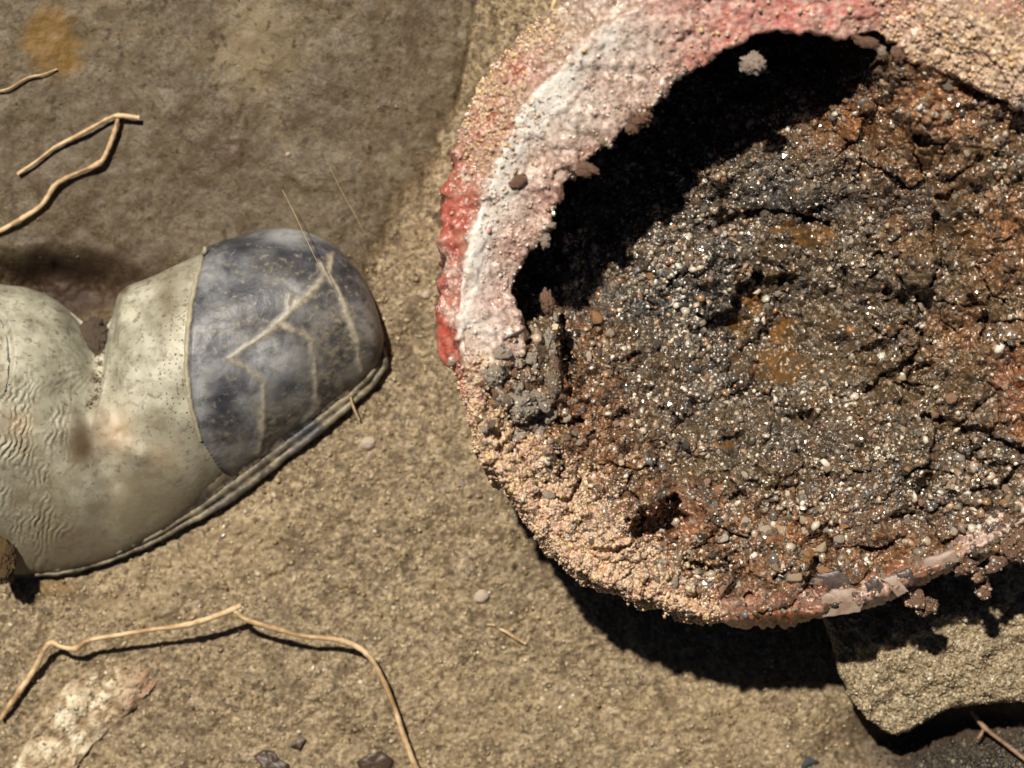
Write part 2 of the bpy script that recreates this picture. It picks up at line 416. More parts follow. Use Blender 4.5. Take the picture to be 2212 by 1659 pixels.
# ------------------------------------------------------------------ ground
def ground_maps(x, y):
    u = x * F / D + CU; v = -y * F / D + CV
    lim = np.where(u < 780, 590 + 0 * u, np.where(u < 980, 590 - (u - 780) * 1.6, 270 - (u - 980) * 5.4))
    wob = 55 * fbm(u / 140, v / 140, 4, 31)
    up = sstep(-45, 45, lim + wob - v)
    far = sstep(2600, 4200, np.hypot(u - CU, v - CV))
    # banks and hollows (metres)
    z = 0.0032 * fbm(u / 210, v / 210, 4, 3) + 0.0020 * fbm(u / 62, v / 62, 4, 5)
    z = z + up * (0.004 + 0.12 * np.clip(lim - v, 0, 700) * D / F) * (1 - far)  # bank tilts away from the sun, taking on part of the flash falloff
    berm = sstep(940, 1150, u + 30 * fbm(u / 90, v / 90, 3, 8)) * sstep(420, 200, v) * sstep(-900, -300, v)
    z = z + 0.018 * berm
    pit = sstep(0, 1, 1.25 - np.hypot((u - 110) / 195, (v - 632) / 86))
    pit_shade = sstep(0.0, 1.0, 1.35 - np.hypot((u - 120) / 260, (v - 625) / 105) + 0.5 * fbm(u / 50, v / 50, 4, 6))  # shade in and around the pit, painted into the ground colour
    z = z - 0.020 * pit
    # wet hollow at the lower right under the chunk
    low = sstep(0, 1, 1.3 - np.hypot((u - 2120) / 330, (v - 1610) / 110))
    z = z - 0.016 * low
    mound = np.exp(-(((u - 2060) / 105) ** 2 + ((v - 1668) / 58) ** 2)) + 0.8 * np.exp(-(((u - 2240) / 90) ** 2 + ((v - 1640) / 55) ** 2))
    z = z + 0.026 * mound
    f1, f2, _ = worley(u / 11, v / 11, 4)
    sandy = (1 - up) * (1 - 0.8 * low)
    sandy = np.maximum(sandy, 0.65 * berm)
    z = z + (0.0009 * sandy + 0.00025) * (1 - np.clip(f1 * 1.5, 0, 1) ** 2)
    hair = np.minimum(seg_dist(u + 9 * fbm(u / 24, v / 24, 4, 87), v + 9 * fbm(u / 24 + 5, v / 24, 4, 88), [(1195, 1285), (1160, 1350), (1150, 1400), (1105, 1440)]), seg_dist(u + 9 * fbm(u / 24, v / 24, 4, 87), v + 9 * fbm(u / 24 + 5, v / 24, 4, 88), [(470, 1280), (560, 1268), (640, 1220)]))
    z = z - 0.0022 * sstep(3.4, 1.0, hair)
    st = blobs(u, v, [(122, 98, 62, 74, 1.2), (150, 140, 46, 34, 1.0)]) * (0.95 + 0.6 * fbm(u / 26, v / 26, 4, 77))
    st = sstep(0.2, 0.8, st) * 0.8
    st = np.maximum(st, 0.5 * sstep(.35, .7, blobs(u, v, [(120, 1268, 60, 20, 1)])))
    return u, v, z, sandy, st, np.clip(np.maximum(pit * 0.95, pit_shade * .8) + 0.75 * low, 0, 1)

dense_x = np.linspace(-0.290, 0.290, 560); dense_y = np.linspace(-0.222, 0.222, 430)
tail = np.array([0.32, 0.37, 0.45, 0.6, 0.85, 1.3, 2.2, 4, 8, 16, 40])
gx = np.concatenate([-tail[::-1], dense_x, tail]); gy = np.concatenate([-tail[::-1] * .95, dense_y, tail * .95])
X, Y = np.meshgrid(gx, gy, indexing='ij')
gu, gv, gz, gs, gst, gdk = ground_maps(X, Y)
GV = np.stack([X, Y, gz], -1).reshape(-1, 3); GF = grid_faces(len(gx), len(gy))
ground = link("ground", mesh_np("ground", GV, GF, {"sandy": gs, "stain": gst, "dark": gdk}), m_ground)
ground['kind'] = 'structure'; ground['label'] = 'sandy brown mud floor with a darker smoother bank behind the boot'
ground['category'] = 'ground'

def ground_z(u, v):
    u = np.asarray(u, float); v = np.asarray(v, float)
    z = np.zeros(np.broadcast(u, v).shape)
    for _ in range(3):
        k = (D - z) / F
        z = ground_maps((u - CU) * k, -(v - CV) * k)[2]
    return z

# ------------------------------------------------------------------ pipe
PC = (1640.0, 700.0)
def polar(pts, n):
    p = np.array(pts, float) - np.array(PC)
    th = np.arctan2(-p[:, 1], p[:, 0]); r = np.hypot(p[:, 0], p[:, 1])
    o = np.argsort(th); th = th[o]; r = r[o]
    T = np.linspace(-np.pi, np.pi, n, endpoint=False)
    return np.interp(T, np.concatenate([th - 2 * np.pi, th, th + 2 * np.pi]), np.concatenate([r, r, r]))
O_PTS = [(2212, 1130), (2180, 1165), (2130, 1205), (2050, 1232), (1960, 1272), (1880, 1308), (1800, 1328), (1720, 1343), (1640, 1350), (1560, 1345),
         (1480, 1335), (1400, 1305), (1330, 1285), (1260, 1255), (1210, 1215), (1185, 1190), (1150, 1140), (1110, 1080), (1060, 1020), (1035, 985),
         (1028, 930), (1008, 870), (990, 810), (955, 775), (945, 720), (950, 650), (960, 560), (955, 460), (975, 370), (1003, 260), (1062, 160),
         (1130, 90), (1165, 55), (1235, -5), (1330, -70), (1450, -120), (1600, -150), (1750, -160), (1900, -140), (2100, -60), (2300, 80),
         (2450, 300), (2500, 600), (2460, 850), (2350, 1030)]
K_PTS = [(1010, 800), (990, 720), (992, 640), (1000, 580), (1015, 530), (1032, 470), (1062, 385), (1100, 290), (1150, 205), (1190, 168), (1260, 92), (1330, 42),
         (1400, 0), (1500, -40), (1650, -70), (1800, -70), (2000, -20), (2200, 100), (2350, 300), (2420, 600), (2400, 820)]
I_PTS = [(1150, 760), (1128, 700), (1112, 640), (1115, 600), (1130, 560), (1165, 520), (1185, 480), (1200, 430), (1230, 390), (1290, 340), (1340, 285), (1400, 240),
         (1450, 182), (1500, 150), (1560, 112), (1620, 85), (1680, 65), (1760, 72), (1830, 82), (1900, 74), (1945, 96), (1955, 130), (2000, 138), (2060, 165),
         (2110, 195), (2160, 215), (2212, 235), (2300, 320), (2350, 500), (2370, 700), (2350, 800)]
NT = 1100
TH = np.linspace(-np.pi, np.pi, NT, endpoint=False)
Or = polar(O_PTS, NT)
lowhalf = [(PC[0] + (r - 16) * math.cos(t), PC[1] - (r - 16) * math.sin(t)) for t, r in zip(TH[::25], Or[::25]) if -2.95 < t < -0.45]
Kr = polar(K_PTS + lowhalf, NT)
lowhalf = [(PC[0] + (r - 62) * math.cos(t), PC[1] - (r - 62) * math.sin(t)) for t, r in zip(TH[::25], Or[::25]) if -2.88 < t < -0.5]
Ir = polar(I_PTS + lowhalf, NT)
def smooth(a, n):
    k = np.hanning(n + 2)[1:-1]; k /= k.sum()
    return np.convolve(np.concatenate([a[-n:], a, a[:n]]), k, 'same')[n:-n]
Or = smooth(Or, 9); Kr = smooth(Kr, 15); Ir = smooth(Ir, 5)
rim_z = lambda v: 0.122 + 4.3e-5 * (700 - v)
ang = TH * 14
Ir = Ir + 7 * fbm(ang * 0.55, ang * 0 + 3, 5, 41, 0.62)
Or = Or + (4.5 + 4 * ((TH > -2.95) & (TH < -1.75))) * fbm(ang * 1.1, ang * 0 + 9, 5, 44, 0.7)
ct, st_ = np.cos(TH), np.sin(TH)
def ring(r, dz, zabs=None, shift=(0, 0)):
    u = PC[0] + r * ct + shift[0]; v = PC[1] - r * st_ + shift[1]
    z = (rim_z(v) + dz) if zabs is None else np.full(NT, zabs) + 0 * u
    return np.stack([u, v, z], -1)
prof = [(ring(Or * 0.93, 0, -0.04, (-30, -60)), 0), (ring(Or * 0.97, 0, 0.04, (-12, -25)), 6), (ring(Or * 0.99, -0.022), 10), (ring(Or, -0.011), 10),
        (ring(Or * .5 + Kr * .5, -0.0062), 12), (ring(Kr + 6, -0.0022), 8), (ring(Kr, 0.0020), 6), (ring(Kr - 9, 0.0024), 6), (ring(Kr * .55 + Ir * .45, -0.0024), 18), (ring(Ir + 4, -0.0085), 20),
        (ring(Ir, -0.011), 6), (ring(Ir + 8, -0.017), 8), (ring(Ir + 26, -0.05), 8), (ring(Ir + 20, 0, -0.03), 4)]
rings = [prof[0][0]]
for (a, _), (b, n) in zip(prof[:-1], prof[1:]):
    for i in range(1, n + 1):
        rings.append(a + (b - a) * (i / n))
PR = np.stack(rings, 1)                        # NT x rings x (u,v,z)
for _ in range(1):                             # round the profile
    PR[:, 1:-1] = 0.25 * PR[:, :-2] + 0.5 * PR[:, 1:-1] + 0.25 * PR[:, 2:]
pu, pv, pz = PR[..., 0], PR[..., 1], PR[..., 2]
P = at(pu, pv, pz)
dT = np.roll(P, -1, 0) - np.roll(P, 1, 0); dR = np.gradient(P, axis=1)
Nn = np.cross(dT, dR); Nn /= np.linalg.norm(Nn, axis=-1, keepdims=True) + 1e-12
if Nn[NT // 2, PR.shape[1] // 2, 2] < 0: Nn = -Nn
rr_px = np.hypot(pu - PC[0], pv - PC[1]); Kb = Kr[:, None]; Ib = Ir[:, None]; Ob = Or[:, None]
rag = 5 * fbm(pu / 16, pv / 16, 4, 62)
outside = sstep(-4, 4, rr_px - Kb + rag)            # outside the crest
qx, qy = pu + pz * 900, pv + pz * 2300
red = outside * blobs(pu, pv, [(975, 460, 75, 150, 1.2), (965, 690, 70, 140, 1.2), (1050, 270, 65, 70, .75), (1125, 150, 55, 50, .65), (1000, 830, 40, 70, .8)])
red = np.maximum(red, 0.4 * blobs(pu, pv, [(1070, 520, 60, 50, 1), (1040, 640, 50, 70, .9), (1270, 340, 60, 40, .5), (1180, 420, 40, 60, .5), (1530, 130, 60, 30, 1.4)]))
pink = blobs(pu, pv, [(1690, 25, 160, 62, 1.4), (1830, 10, 120, 55, 1.15), (1560, 70, 100, 60, .9), (1480, 20, 90, 50, .5), (2180, 0, 70, 30, .8)]) * (0.85 + 0.9 * fbm(pu / 40, pv / 40, 4, 61))
strip = np.exp(-((Kb - rr_px - 26) / 40) ** 2) * np.clip(0.55 + 1.3 * fbm(pu / 44, pv / 44, 4, 63) + .35, 0, 1.3) * blobs(pu, pv, [(1180, 215, 95, 95, 1), (1090, 370, 60, 90, 1), (1040, 510, 50, 90, 1), (1290, 100, 80, 70, .6), (1010, 640, 50, 90, .5)])
white = (1 - outside) * np.maximum(strip * 1.25, 0.75 * blobs(pu, pv, [(1200, 190, 48, 40, 1.2), (1143, 262, 46, 48, 1.15), (1092, 365, 40, 60, 1.0), (1048, 478, 34, 55, 1.2), (1230, 230, 55, 60, .55),
                                       (1320, 95, 80, 45, .5), (1030, 600, 40, 80, .75), (1040, 710, 45, 60, .55)]))
sand = np.maximum(blobs(pu, pv, [(1060, 180, 90, 170, .9), (1170, 60, 110, 60, .6), (1060, 980, 120, 150, 1), (1180, 1140, 130, 110, 1), (1330, 1270, 140, 90, 1), (1020, 840, 60, 80, .7),
                               (2100, 110, 190, 110, .85), (1480, 1320, 100, 60, .7), (1950, 20, 120, 60, .6)]), 0)
white = np.clip(white * 1.25, 0, 1)  # white paint and scale, plus overexposed wet glare painted in as white
rust = blobs(pu, pv, [(1700, 1330, 260, 60, 1), (2000, 1230, 200, 70, .9), (1560, 1340, 90, 40, .6)]) + sstep(-0.004, -0.02, pz - rim_z(pv)) * (rr_px < Kb) * 1.0
calm = 1 - 0.72 * np.clip(np.maximum(white, .7 * pink), 0, 1)
disp = 0.0015 * fbm(qx / 42, qy / 42, 4, 11) + 0.0013 * fbm(qx / 15, qy / 15, 3, 12)
f1, f2, cid = worley(qx / 7.5, qy / 7.5, 13)
gr = np.clip(1 - f1 * 1.6, 0, 1)
disp = disp + gr * (0.0005 + 0.0010 * np.clip(sand, 0, 1)) * (cid > 0.25)
f1, f2, cid = worley(qx / 26, qy / 26, 14)
disp = disp + np.clip(1 - f1 * 1.8, 0, 1) * 0.0022 * (cid > 0.72)
f1, f2, cid = worley((qx + 20 * fbm(qx / 40, qy / 40, 3, 81)) / 55, (qy + 20 * fbm(qx / 40, qy / 40, 3, 82)) / 55, 15)
disp = disp + (cid - .5) * 0.0030 * sstep(0, .10, f2 - f1)
P = P + Nn * (disp * calm)[..., None]
PV = P.reshape(-1, 3); PF = grid_faces(NT, PR.shape[1], True)
pipe = thing("pipe", "thick crusted pipe end with flaking red and white paint and a wide black opening", "pipe")
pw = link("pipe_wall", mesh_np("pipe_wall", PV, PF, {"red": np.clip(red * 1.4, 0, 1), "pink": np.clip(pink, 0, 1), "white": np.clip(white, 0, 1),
          "sand": np.clip(sand, 0, 1), "rust": np.clip(rust, 0, 1), "inner_shade": sstep(-0.014, -0.022, pz - rim_z(pv)) * (rr_px < Kb), "grime": outside * np.clip(0.75 - red * .5, 0, 1) * sstep(700, 420, pv)}), m_pipe, pipe)

# ------------------------------------------------------------------ sediment filling the pipe
CTRL = [(1250, 640, .046), (1300, 655, .043), (1430, 500, .050), (1590, 370, .058), (1750, 262, .066), (1835, 232, .088), (1885, 165, .118), (1930, 132, .128), (2000, 172, .127), (2110, 222, .1245), (2230, 262, .122), (2000, 290, .121), (2120, 340, .120),
        (1700, 690, .043), (1560, 800, .046), (1800, 780, .052), (1620, 560, .046), (2000, 600, .088), (2100, 450, .108), (2230, 700, .098), (1850, 400, .078), (1400, 880, .060), (1270, 790, .080), (1205, 700, .080), (1100, 900, .108), (1060, 860, .112), (1150, 800, .104), (1200, 1080, .104),
        (1060, 980, .111), (1120, 1050, .108), (1500, 1000, .068), (1700, 950, .064), (1900, 950, .076), (2100, 980, .084), (1300, 1050, .090), (1400, 1250, .100), (1300, 1230, .100), (1500, 1200, .086), (1650, 1200, .083),
        (1650, 1320, .094), (1480, 1310, .096), (1900, 1200, .087), (1900, 1280, .094), (2180, 1120, .100), (2050, 1150, .092), (2280, 1000, .10), (2330, 600, .11),
        (1250, 450, .03), (1500, 250, .03), (1160, 600, .045), (1700, 120, .04), (1800, 130, .055)]
CT = np.array(CTRL)
def rbf_fit(c):
    d = np.hypot(c[:, None, 0] - c[None, :, 0], c[:, None, 1] - c[None, :, 1])
    n = len(c); A = np.zeros((n + 3, n + 3)); A[:n, :n] = d; A[:n, n] = 1; A[:n, n + 1:] = c[:, :2] / 1000
    A[n:, :n] = A[:n, n:].T
    return np.linalg.solve(A + np.diag([1e-6] * n + [0] * 3), np.concatenate([c[:, 2], [0, 0, 0]]))
W = rbf_fit(CT)
def rbf(u, v):
    r = W[len(CT)] + W[len(CT) + 1] * u / 1000 + W[len(CT) + 2] * v / 1000
    for (a, b, _), w in zip(CT, W):
        r = r + w * np.hypot(u - a, v - b)
    return r
# (points, width, depth m)
CRACKS = [([(1535, 700), (1575, 692), (1597, 672), (1606, 640), (1628, 604)], 12, .024), ([(1640, 628), (1660, 612), (1712, 602)], 6.5, .014), ([(1500, 716), (1535, 694)], 5, .006),
          ([(1535, 495), (1565, 482), (1590, 466), (1650, 455), (1720, 462), (1790, 485)], 4.5, .008), ([(2019, 470), (2019, 542)], 4, .010), ([(1983, 645), (1985, 711)], 4, .008),
          ([(1995, 725), (1971, 776), (1940, 800), (1904, 820), (1876, 838)], 5, .010), ([(1967, 843), (1997, 852)], 4, .007),
          ([(1995, 899), (2043, 911), (2082, 923), (2122, 931), (2162, 951), (2230, 978)], 5, .012), ([(1733, 895), (1753, 887)], 7, .008), ([(1983, 1056), (2007, 1030)], 6, .009),
          ([(1873, 510), (1880, 508)], 8, .009), ([(1886, 596), (1890, 590)], 7, .008), ([(1916, 626), (1922, 622)], 7, .008),
          ([(1369, 1144), (1405, 1138), (1440, 1138), (1452, 1115), (1461, 1087)], 14, .032), ([(1185, 1073), (1229, 1080), (1244, 1060), (1250, 1037)], 4, .009),
          ([(1277, 1188), (1330, 1188), (1356, 1176), (1369, 1165)], 4, .009), ([(1330, 1263), (1366, 1233)], 4, .008), ([(1539, 1328), (1580, 1312), (1622, 1284)], 5, .010),
          ([(1764, 1217), (1741, 1280), (1700, 1330), (1689, 1346)], 6, .014), ([(1927, 1113), (1950, 1118), (1975, 1102), (1994, 1057)], 3.5, .009), ([(1775, 1139), (1827, 1131)], 4, .008),
          ([(1985, 300), (1998, 306)], 9, .012), ([(2023, 429), (2045, 432), (2060, 418)], 4, .010), ([(1570, 950), (1600, 940)], 6, .008), ([(1358, 776), (1378, 765)], 6, .009),
          ([(1215, 690), (1222, 760), (1228, 820), (1232, 845)], 8, .022), ([(1195, 905), (1225, 915), (1255, 912)], 6, .014), ([(1430, 880), (1470, 900)], 4, .006),
          ([(1800, 560), (1830, 590), (1815, 640)], 3, .005), ([(2090, 640), (2130, 690), (2120, 740)], 3.5, .007), ([(2100, 1060), (2160, 1050), (2200, 1010)], 4, .009),
          ([(1600, 1030), (1650, 1060), (1720, 1050)], 3, .006), ([(1480, 1210), (1540, 1230), (1590, 1215)], 3.5, .007), ([(1860, 1180), (1900, 1190), (1950, 1160)], 3.5, .007)]
su = np.arange(1010, 2440, 2.3); sv = np.arange(60, 1362, 2.3)
U, Vv = np.meshgrid(su, sv, indexing='ij')
def orad(u, v, tab):
    th = np.arctan2(-(v - PC[1]), u - PC[0])
    return np.interp(th, np.append(TH, np.pi), np.append(tab, tab[0]))
rad = np.hypot(U - PC[0], Vv - PC[1])
Th = np.arctan2(-(Vv - PC[1]), U - PC[0])
Osm = smooth(Or, 21)
full = sstep(-3.0, -2.8, Th) * sstep(-0.42, -0.6, Th)          # angles where sediment runs over the rim
edge = np.where(Th < -1.9, 5, 5 + 17 * sstep(-1.9, -1.6, Th) * sstep(-0.86, -1.0, Th)) + 9 * fbm(Th * 20, Th * 0, 4, 17)
limit = full * (orad(U, Vv, Or) - edge) + (1 - full) * (orad(U, Vv, Ir) + 14)
keep = rad < limit
sz = rbf(U, Vv)
wu = U + 7 * fbm(U / 22, Vv / 22, 3, 21); wv = Vv + 7 * fbm(U / 22 + 50, Vv / 22, 3, 22)
sandm = np.maximum(blobs(U, Vv, [(1090, 980, 90, 90, 1.1), (1180, 1100, 110, 80, 1.15), (1290, 1200, 120, 80, 1.2), (1400, 1280, 110, 55, 1), (1240, 1030, 80, 60, .7)]) - 0.25, 0) * 1.35
sandm = np.clip(sandm + 0.5 * fbm(U / 50, Vv / 50, 4, 25) * (sandm > 0.02), 0, 1)
ochre = blobs(U, Vv, [(1735, 500, 85, 34, 1.1), (1684, 786, 58, 54, 1.25), (1690, 725, 38, 60, 1.05), (1600, 705, 34, 36, 1.0), (1625, 655, 30, 44, .9), (1590, 770, 26, 20, .7), (1725, 525, 60, 24, .55), (2050, 700, 40, 50, .5), (1560, 960, 40, 12, .7), (1760, 1200, 60, 30, .6), (1930, 850, 40, 25, .6)])
ochre = sstep(0.42, 0.7, ochre * (0.95 + 0.8 * fbm(U / 24, Vv / 24, 4, 71)))
rustm = blobs(U, Vv, [(1850, 262, 130, 55, 1.3), (2020, 230, 160, 80, 1.2), (1990, 380, 90, 60, .6), (1250, 900, 120, 130, .95), (1330, 990, 90, 60, .8), (1260, 720, 50, 50, .9), (2170, 520, 70, 110, .9),
                      (2200, 820, 50, 110, .9), (1480, 1160, 120, 70, .85), (1700, 1170, 230, 90, .85), (1940, 1180, 120, 60, .7), (2080, 720, 90, 70, .6), (2210, 930, 60, 40, 1), (1960, 500, 60, 60, .4), (1850, 300, 60, 60, .8)])
redm = np.clip(blobs(U, Vv, [(1440, 1110, 90, 60, .65), (1560, 1300, 150, 45, .7), (2180, 1160, 50, 40, .5), (1760, 1290, 120, 40, .75), (2180, 830, 40, 60, .55)]), 0, 1) * np.clip(0.7 + 1.4 * fbm(U / 30, Vv / 30, 4, 28), 0, 1)
wet = ochre
char = blobs(U, Vv, [(1480, 600, 220, 190, 1.1), (1700, 420, 160, 110, .9), (1560, 850, 170, 90, .7), (1950, 420, 110, 60, .7), (1950, 1080, 220, 70, .6), (1750, 950, 160, 60, .5), (1900, 620, 120, 80, .5)]) * np.clip(.8 + 1.1 * fbm(U / 60, Vv / 60, 4, 37), 0, 1.2)
# lumps
sz = sz + 0.0115 * fbm(wu / 95, wv / 95, 4, 18) + 0.0062 * fbm(wu / 34, wv / 34, 4, 19)
wu2 = U + 22 * fbm(U / 40, Vv / 40, 4, 26); wv2 = Vv + 22 * fbm(U / 40 + 50, Vv / 40, 4, 27)
pmask = 0.25 + 0.75 * sstep(-.12, .2, fbm(U / 160, Vv / 160, 3, 36) + .25 * sstep(900, 1100, Vv) + .15 * sstep(1850, 2000, U))
f1, f2, cid = worley(wu2 / 78, wv2 / 78, 20)
sz = sz + (1 - ochre) * (pmask * (cid - 0.5) * 0.0105 * sstep(0.0, 0.14, f2 - f1) - pmask * 0.0050 * sstep(0.07, 0.0, f2 - f1) * (cid > 0.45))
f1, f2, cid = worley(wu / 40, wv / 40, 29)
sz = sz + 0.0036 * (1 - ochre) * np.clip(1.05 - f1 * 1.3, 0, 1) * (cid > 0.45)
f1, f2, cid = worley(wu / 15, wv / 15, 23)
sz = sz + 0.0018 * (1 - .9 * ochre) * np.clip(1 - f1 * 1.4, 0, 1) ** 0.8 * (cid > 0.2)
f1, f2, cid = worley(U / 7, Vv / 7, 24)
sz = sz + 0.0010 * (1 - .9 * ochre) * np.clip(1 - f1 * 1.4, 0, 1)
CWU = U + 8 * fbm(U / 26, Vv / 26, 5, 33, .6); CWV = Vv + 8 * fbm(U / 26 + 9, Vv / 26, 5, 34, .6); CW = np.clip(1.1 + 1.5 * fbm(U / 26, Vv / 26, 3, 35), 0.5, 2.4) * 1.25
for pts, w, dep in CRACKS:
    d = seg_dist(CWU, CWV, pts)
    w = w * CW
    sz = sz - dep * sstep(w * 1.25, w * 0.55, d)
# rounded outer lip over the rim
sz = sz - full * 0.010 * np.clip((rad - (limit - 14)) / 14, 0, 1) ** 2
SV = at(U, Vv, sz).reshape(-1, 3)
SF = grid_faces(len(su), len(sv))
kk = keep.ravel()
SF = SF[kk[SF].all(1)]
SV2, SF2, SA = compact(SV, SF, {"sand": sandm, "ochre": ochre, "char": np.clip(char, 0, 1), "rust": np.clip(rustm, 0, 1), "red": redm})
sed = link("sediment", mesh_np("sediment", SV2, SF2, SA), m_sed)
tag(sed, "wet dark rusty gravel and silt packed inside the open pipe end", "sediment")

dr = Drape(np.concatenate([PV, SV2]), list(map(tuple, PF)) + [tuple(f) for f in (SF2 + len(PV))])
def pts_on(d, n, sampler, off=0.3, sizes=None):
    Ps, Ss, UV = [], [], []
    for i in range(n):
        u, v = sampler()
        if u is None: continue
        h = d.hit(u, v)
        if h[0] is None: continue
        s = sizes(u, v)
        if s is None: continue
        Ps.append(h[0] + h[1] * (s * off)); Ss.append(s); UV.append((u, v))
    return np.array(Ps), np.array(Ss), np.array(UV)

PXM = (D - 0.09) / F                # metres per photo unit at pipe height
# gravel grains all over the sediment
def s_sed():
    for _ in range(20):
        u = R.uniform(1150, 2240); v = R.uniform(150, 1345)
        i = int((u - su[0]) / 2.3); j = int((v - sv[0]) / 2.3)
        if 0 <= i < len(su) and 0 <= j < len(sv) and keep[i, j] and R.uniform() > 0.86 * ochre[i, j] + 0.75 * sandm[i, j] \
           and vnoise(np.array(u / 60), np.array(v / 60), 91) + .7 * vnoise(np.array(u / 21), np.array(v / 21), 92) > R.uniform(-0.55, 0.3) + 0.22 * float(sstep(1700, 2000, u)) * (v < 950):
            return u, v
    return None, None
def sz_sed(u, v):
    return PXM * float(np.clip(R.lognormal(1.18, 0.5), 1.4, 10.0))
Pp, Ss, UV = pts_on(dr, 15000, s_sed, 0.15, sz_sed)
a_, b_ = UV[:, 0], UV[:, 1]
tn = np.clip(R.uniform(0, 1, len(Pp)) * (0.72 + 0.9 * fbm(a_ / 75, b_ / 75, 3, 95)) + 0.10, 0, 1)
ii = ((a_ - su[0]) / 2.3).astype(int); jj = ((b_ - sv[0]) / 2.3).astype(int)
brown = np.clip(0.35 + sstep(-.1, .25, fbm(a_ / 110, b_ / 110, 3, 96)) * .6 * sstep(1450, 1900, a_), 0, 1)
tn = np.clip(tn * (1 - .35 * np.clip(char[ii, jj], 0, 1)), 0, 1)
g_rust = (1 - .75 * np.clip(char[ii, jj], 0, 1)) * np.clip(np.maximum(rustm[ii, jj] * 1.0, brown * .6) * sstep(-.35, .2, fbm(a_ / 30, b_ / 30, 3, 97) + .2), 0, .95) * (R.uniform(0, 1, len(a_)) < .8)
g = link("gravel", grains_mesh("gravel", Pp, Ss, (0.45, 1.0), 0.36, tn, rust=g_rust), m_sgrain, sed, smooth=False)
g.data.polygons.foreach_set("use_smooth", np.repeat((Ss < 2.7 * PXM) | (R.uniform(0, 1, len(Ss)) < .12), 20))
g['kind'] = 'stuff'
def s_pale():
    for _ in range(30):
        u, v = s_sed()
        if u is not None and R.uniform() < float(blobs(np.array(u), np.array(v), [(1480, 600, 190, 200, 1), (1560, 850, 200, 90, 1), (1750, 1010, 330, 90, .8), (2080, 1040, 130, 60, .9), (1950, 520, 90, 60, .8), (2000, 900, 200, 200, .35)])): return u, v
    return None, None
Pp, Ss, UV = pts_on(dr, 1700, s_pale, 0.3, lambda u, v: PXM * float(np.clip(R.lognormal(1.45, .32), 2.5, 8)))
g = link("gravel", grains_mesh("gravel", Pp, Ss, (0.6, 1.0), 0.25, R.uniform(.5, 1, len(Pp))), m_sgrain, sed, smooth=False); g['kind'] = 'stuff'
def s_coarse():
    for _ in range(12):
        u, v = s_sed()
        if u is not None and R.uniform() < .35 + .65 * float(blobs(np.array(u), np.array(v), [(1800, 1120, 330, 120, 1), (2100, 1050, 120, 130, 1), (1480, 620, 170, 170, .8)])): return u, v
    return None, None
Pp, Ss, UV = pts_on(dr, 2600, s_coarse, 0.2, lambda u, v: PXM * float(np.clip(R.lognormal(1.9, .36), 3.5, 15)))
g = link("gravel", grains_mesh("gravel", Pp, Ss, (0.4, .9), 0.38, R.uniform(0, 1, len(Pp)), rust=(R.uniform(0, 1, len(Pp)) < .38) * R.uniform(.3, .95, len(Pp))), m_sgrain, sed, smooth=False); g['kind'] = 'stuff'
# bigger pebbles, each one its own part
peb_mesh = [rock_mesh("pebble", 0.35, 100 + i, True, 2) for i in range(12)]
for pm in peb_mesh: pm.materials.append(m_peb)
def place_rock(me, d, u, v, r, parent, name="pebble", flat=0.65, sink=0.25, mat=None, elong=1.0, rz=None):
    h = d.hit(u, v)
    if h[0] is None: return None
    o = bpy.data.objects.new(name, me)
    COL.objects.link(o)
    s = r * PXM
    o.scale = (s * elong, s * R.uniform(0.75, 1.0), s * flat)
    q = h[1].to_track_quat('Z', 'Y') if h[1].z > 0.2 else Vector((0, 0, 1)).to_track_quat('Z', 'Y')
    e = q.to_euler(); o.rotation_euler = (e.x * .6, e.y * .6, R.uniform(0, 6.28) if rz is None else rz)
    o.location = h[0] + Vector((0, 0, s * flat * (1 - 2 * sink)))
    if parent is not None:
        o.parent = parent
    return o
cnt = 0
for u, v, r in [(1832, 660, 21), (1808, 1163, 19), (1776, 1188, 22), (1650, 1122, 15), (1712, 1058, 14), (1735, 1122, 14), (1565, 1065, 13), (2010, 1025, 12), (1990, 1088, 15), (1846, 1080, 14), (1785, 1012, 13),
                (1560, 1195, 17), (1450, 1180, 14), (2060, 1150, 14), (2175, 1075, 17), (2190, 1160, 15), (1905, 560, 11), (2050, 190, 17), (2045, 250, 13), (1900, 180, 17), (1935, 205, 12), (1340, 985, 14), (1512, 690, 10), (1580, 490, 9),
                (1610, 870, 13), (1660, 870, 11), (1700, 905, 12), (1820, 780, 12), (1990, 660, 17), (2060, 860, 18), (1950, 815, 13), (1880, 855, 15), (1290, 690, 26), (1320, 720, 17), (1240, 740, 22), (1270, 770, 15)]:
    if place_rock(peb_mesh[cnt % 12], dr, u, v, r, sed): cnt += 1
while cnt < 90:
    u, v = R.uniform(1380, 2190), R.uniform(960, 1300)
    if R.uniform() < .5: u, v = R.normal(1640, 120), R.normal(1180, 60)
    if v < 1310 and place_rock(peb_mesh[cnt % 12], dr, u, v, float(R.uniform(10, 21)), sed, flat=R.uniform(.3, .5), elong=R.uniform(.9, 1.6), sink=.42): cnt += 1
while cnt < 270:
    u, v = s_sed()
    if u is None or (v < 520 and u < 1700 and R.uniform() < .5): continue
    if place_rock(peb_mesh[R.integers(12)], dr, u, v, float(np.clip(R.lognormal(1.95, .3), 5, 13)), sed, flat=R.uniform(.4, .7), sink=.35, elong=R.uniform(.8, 1.4)): cnt += 1
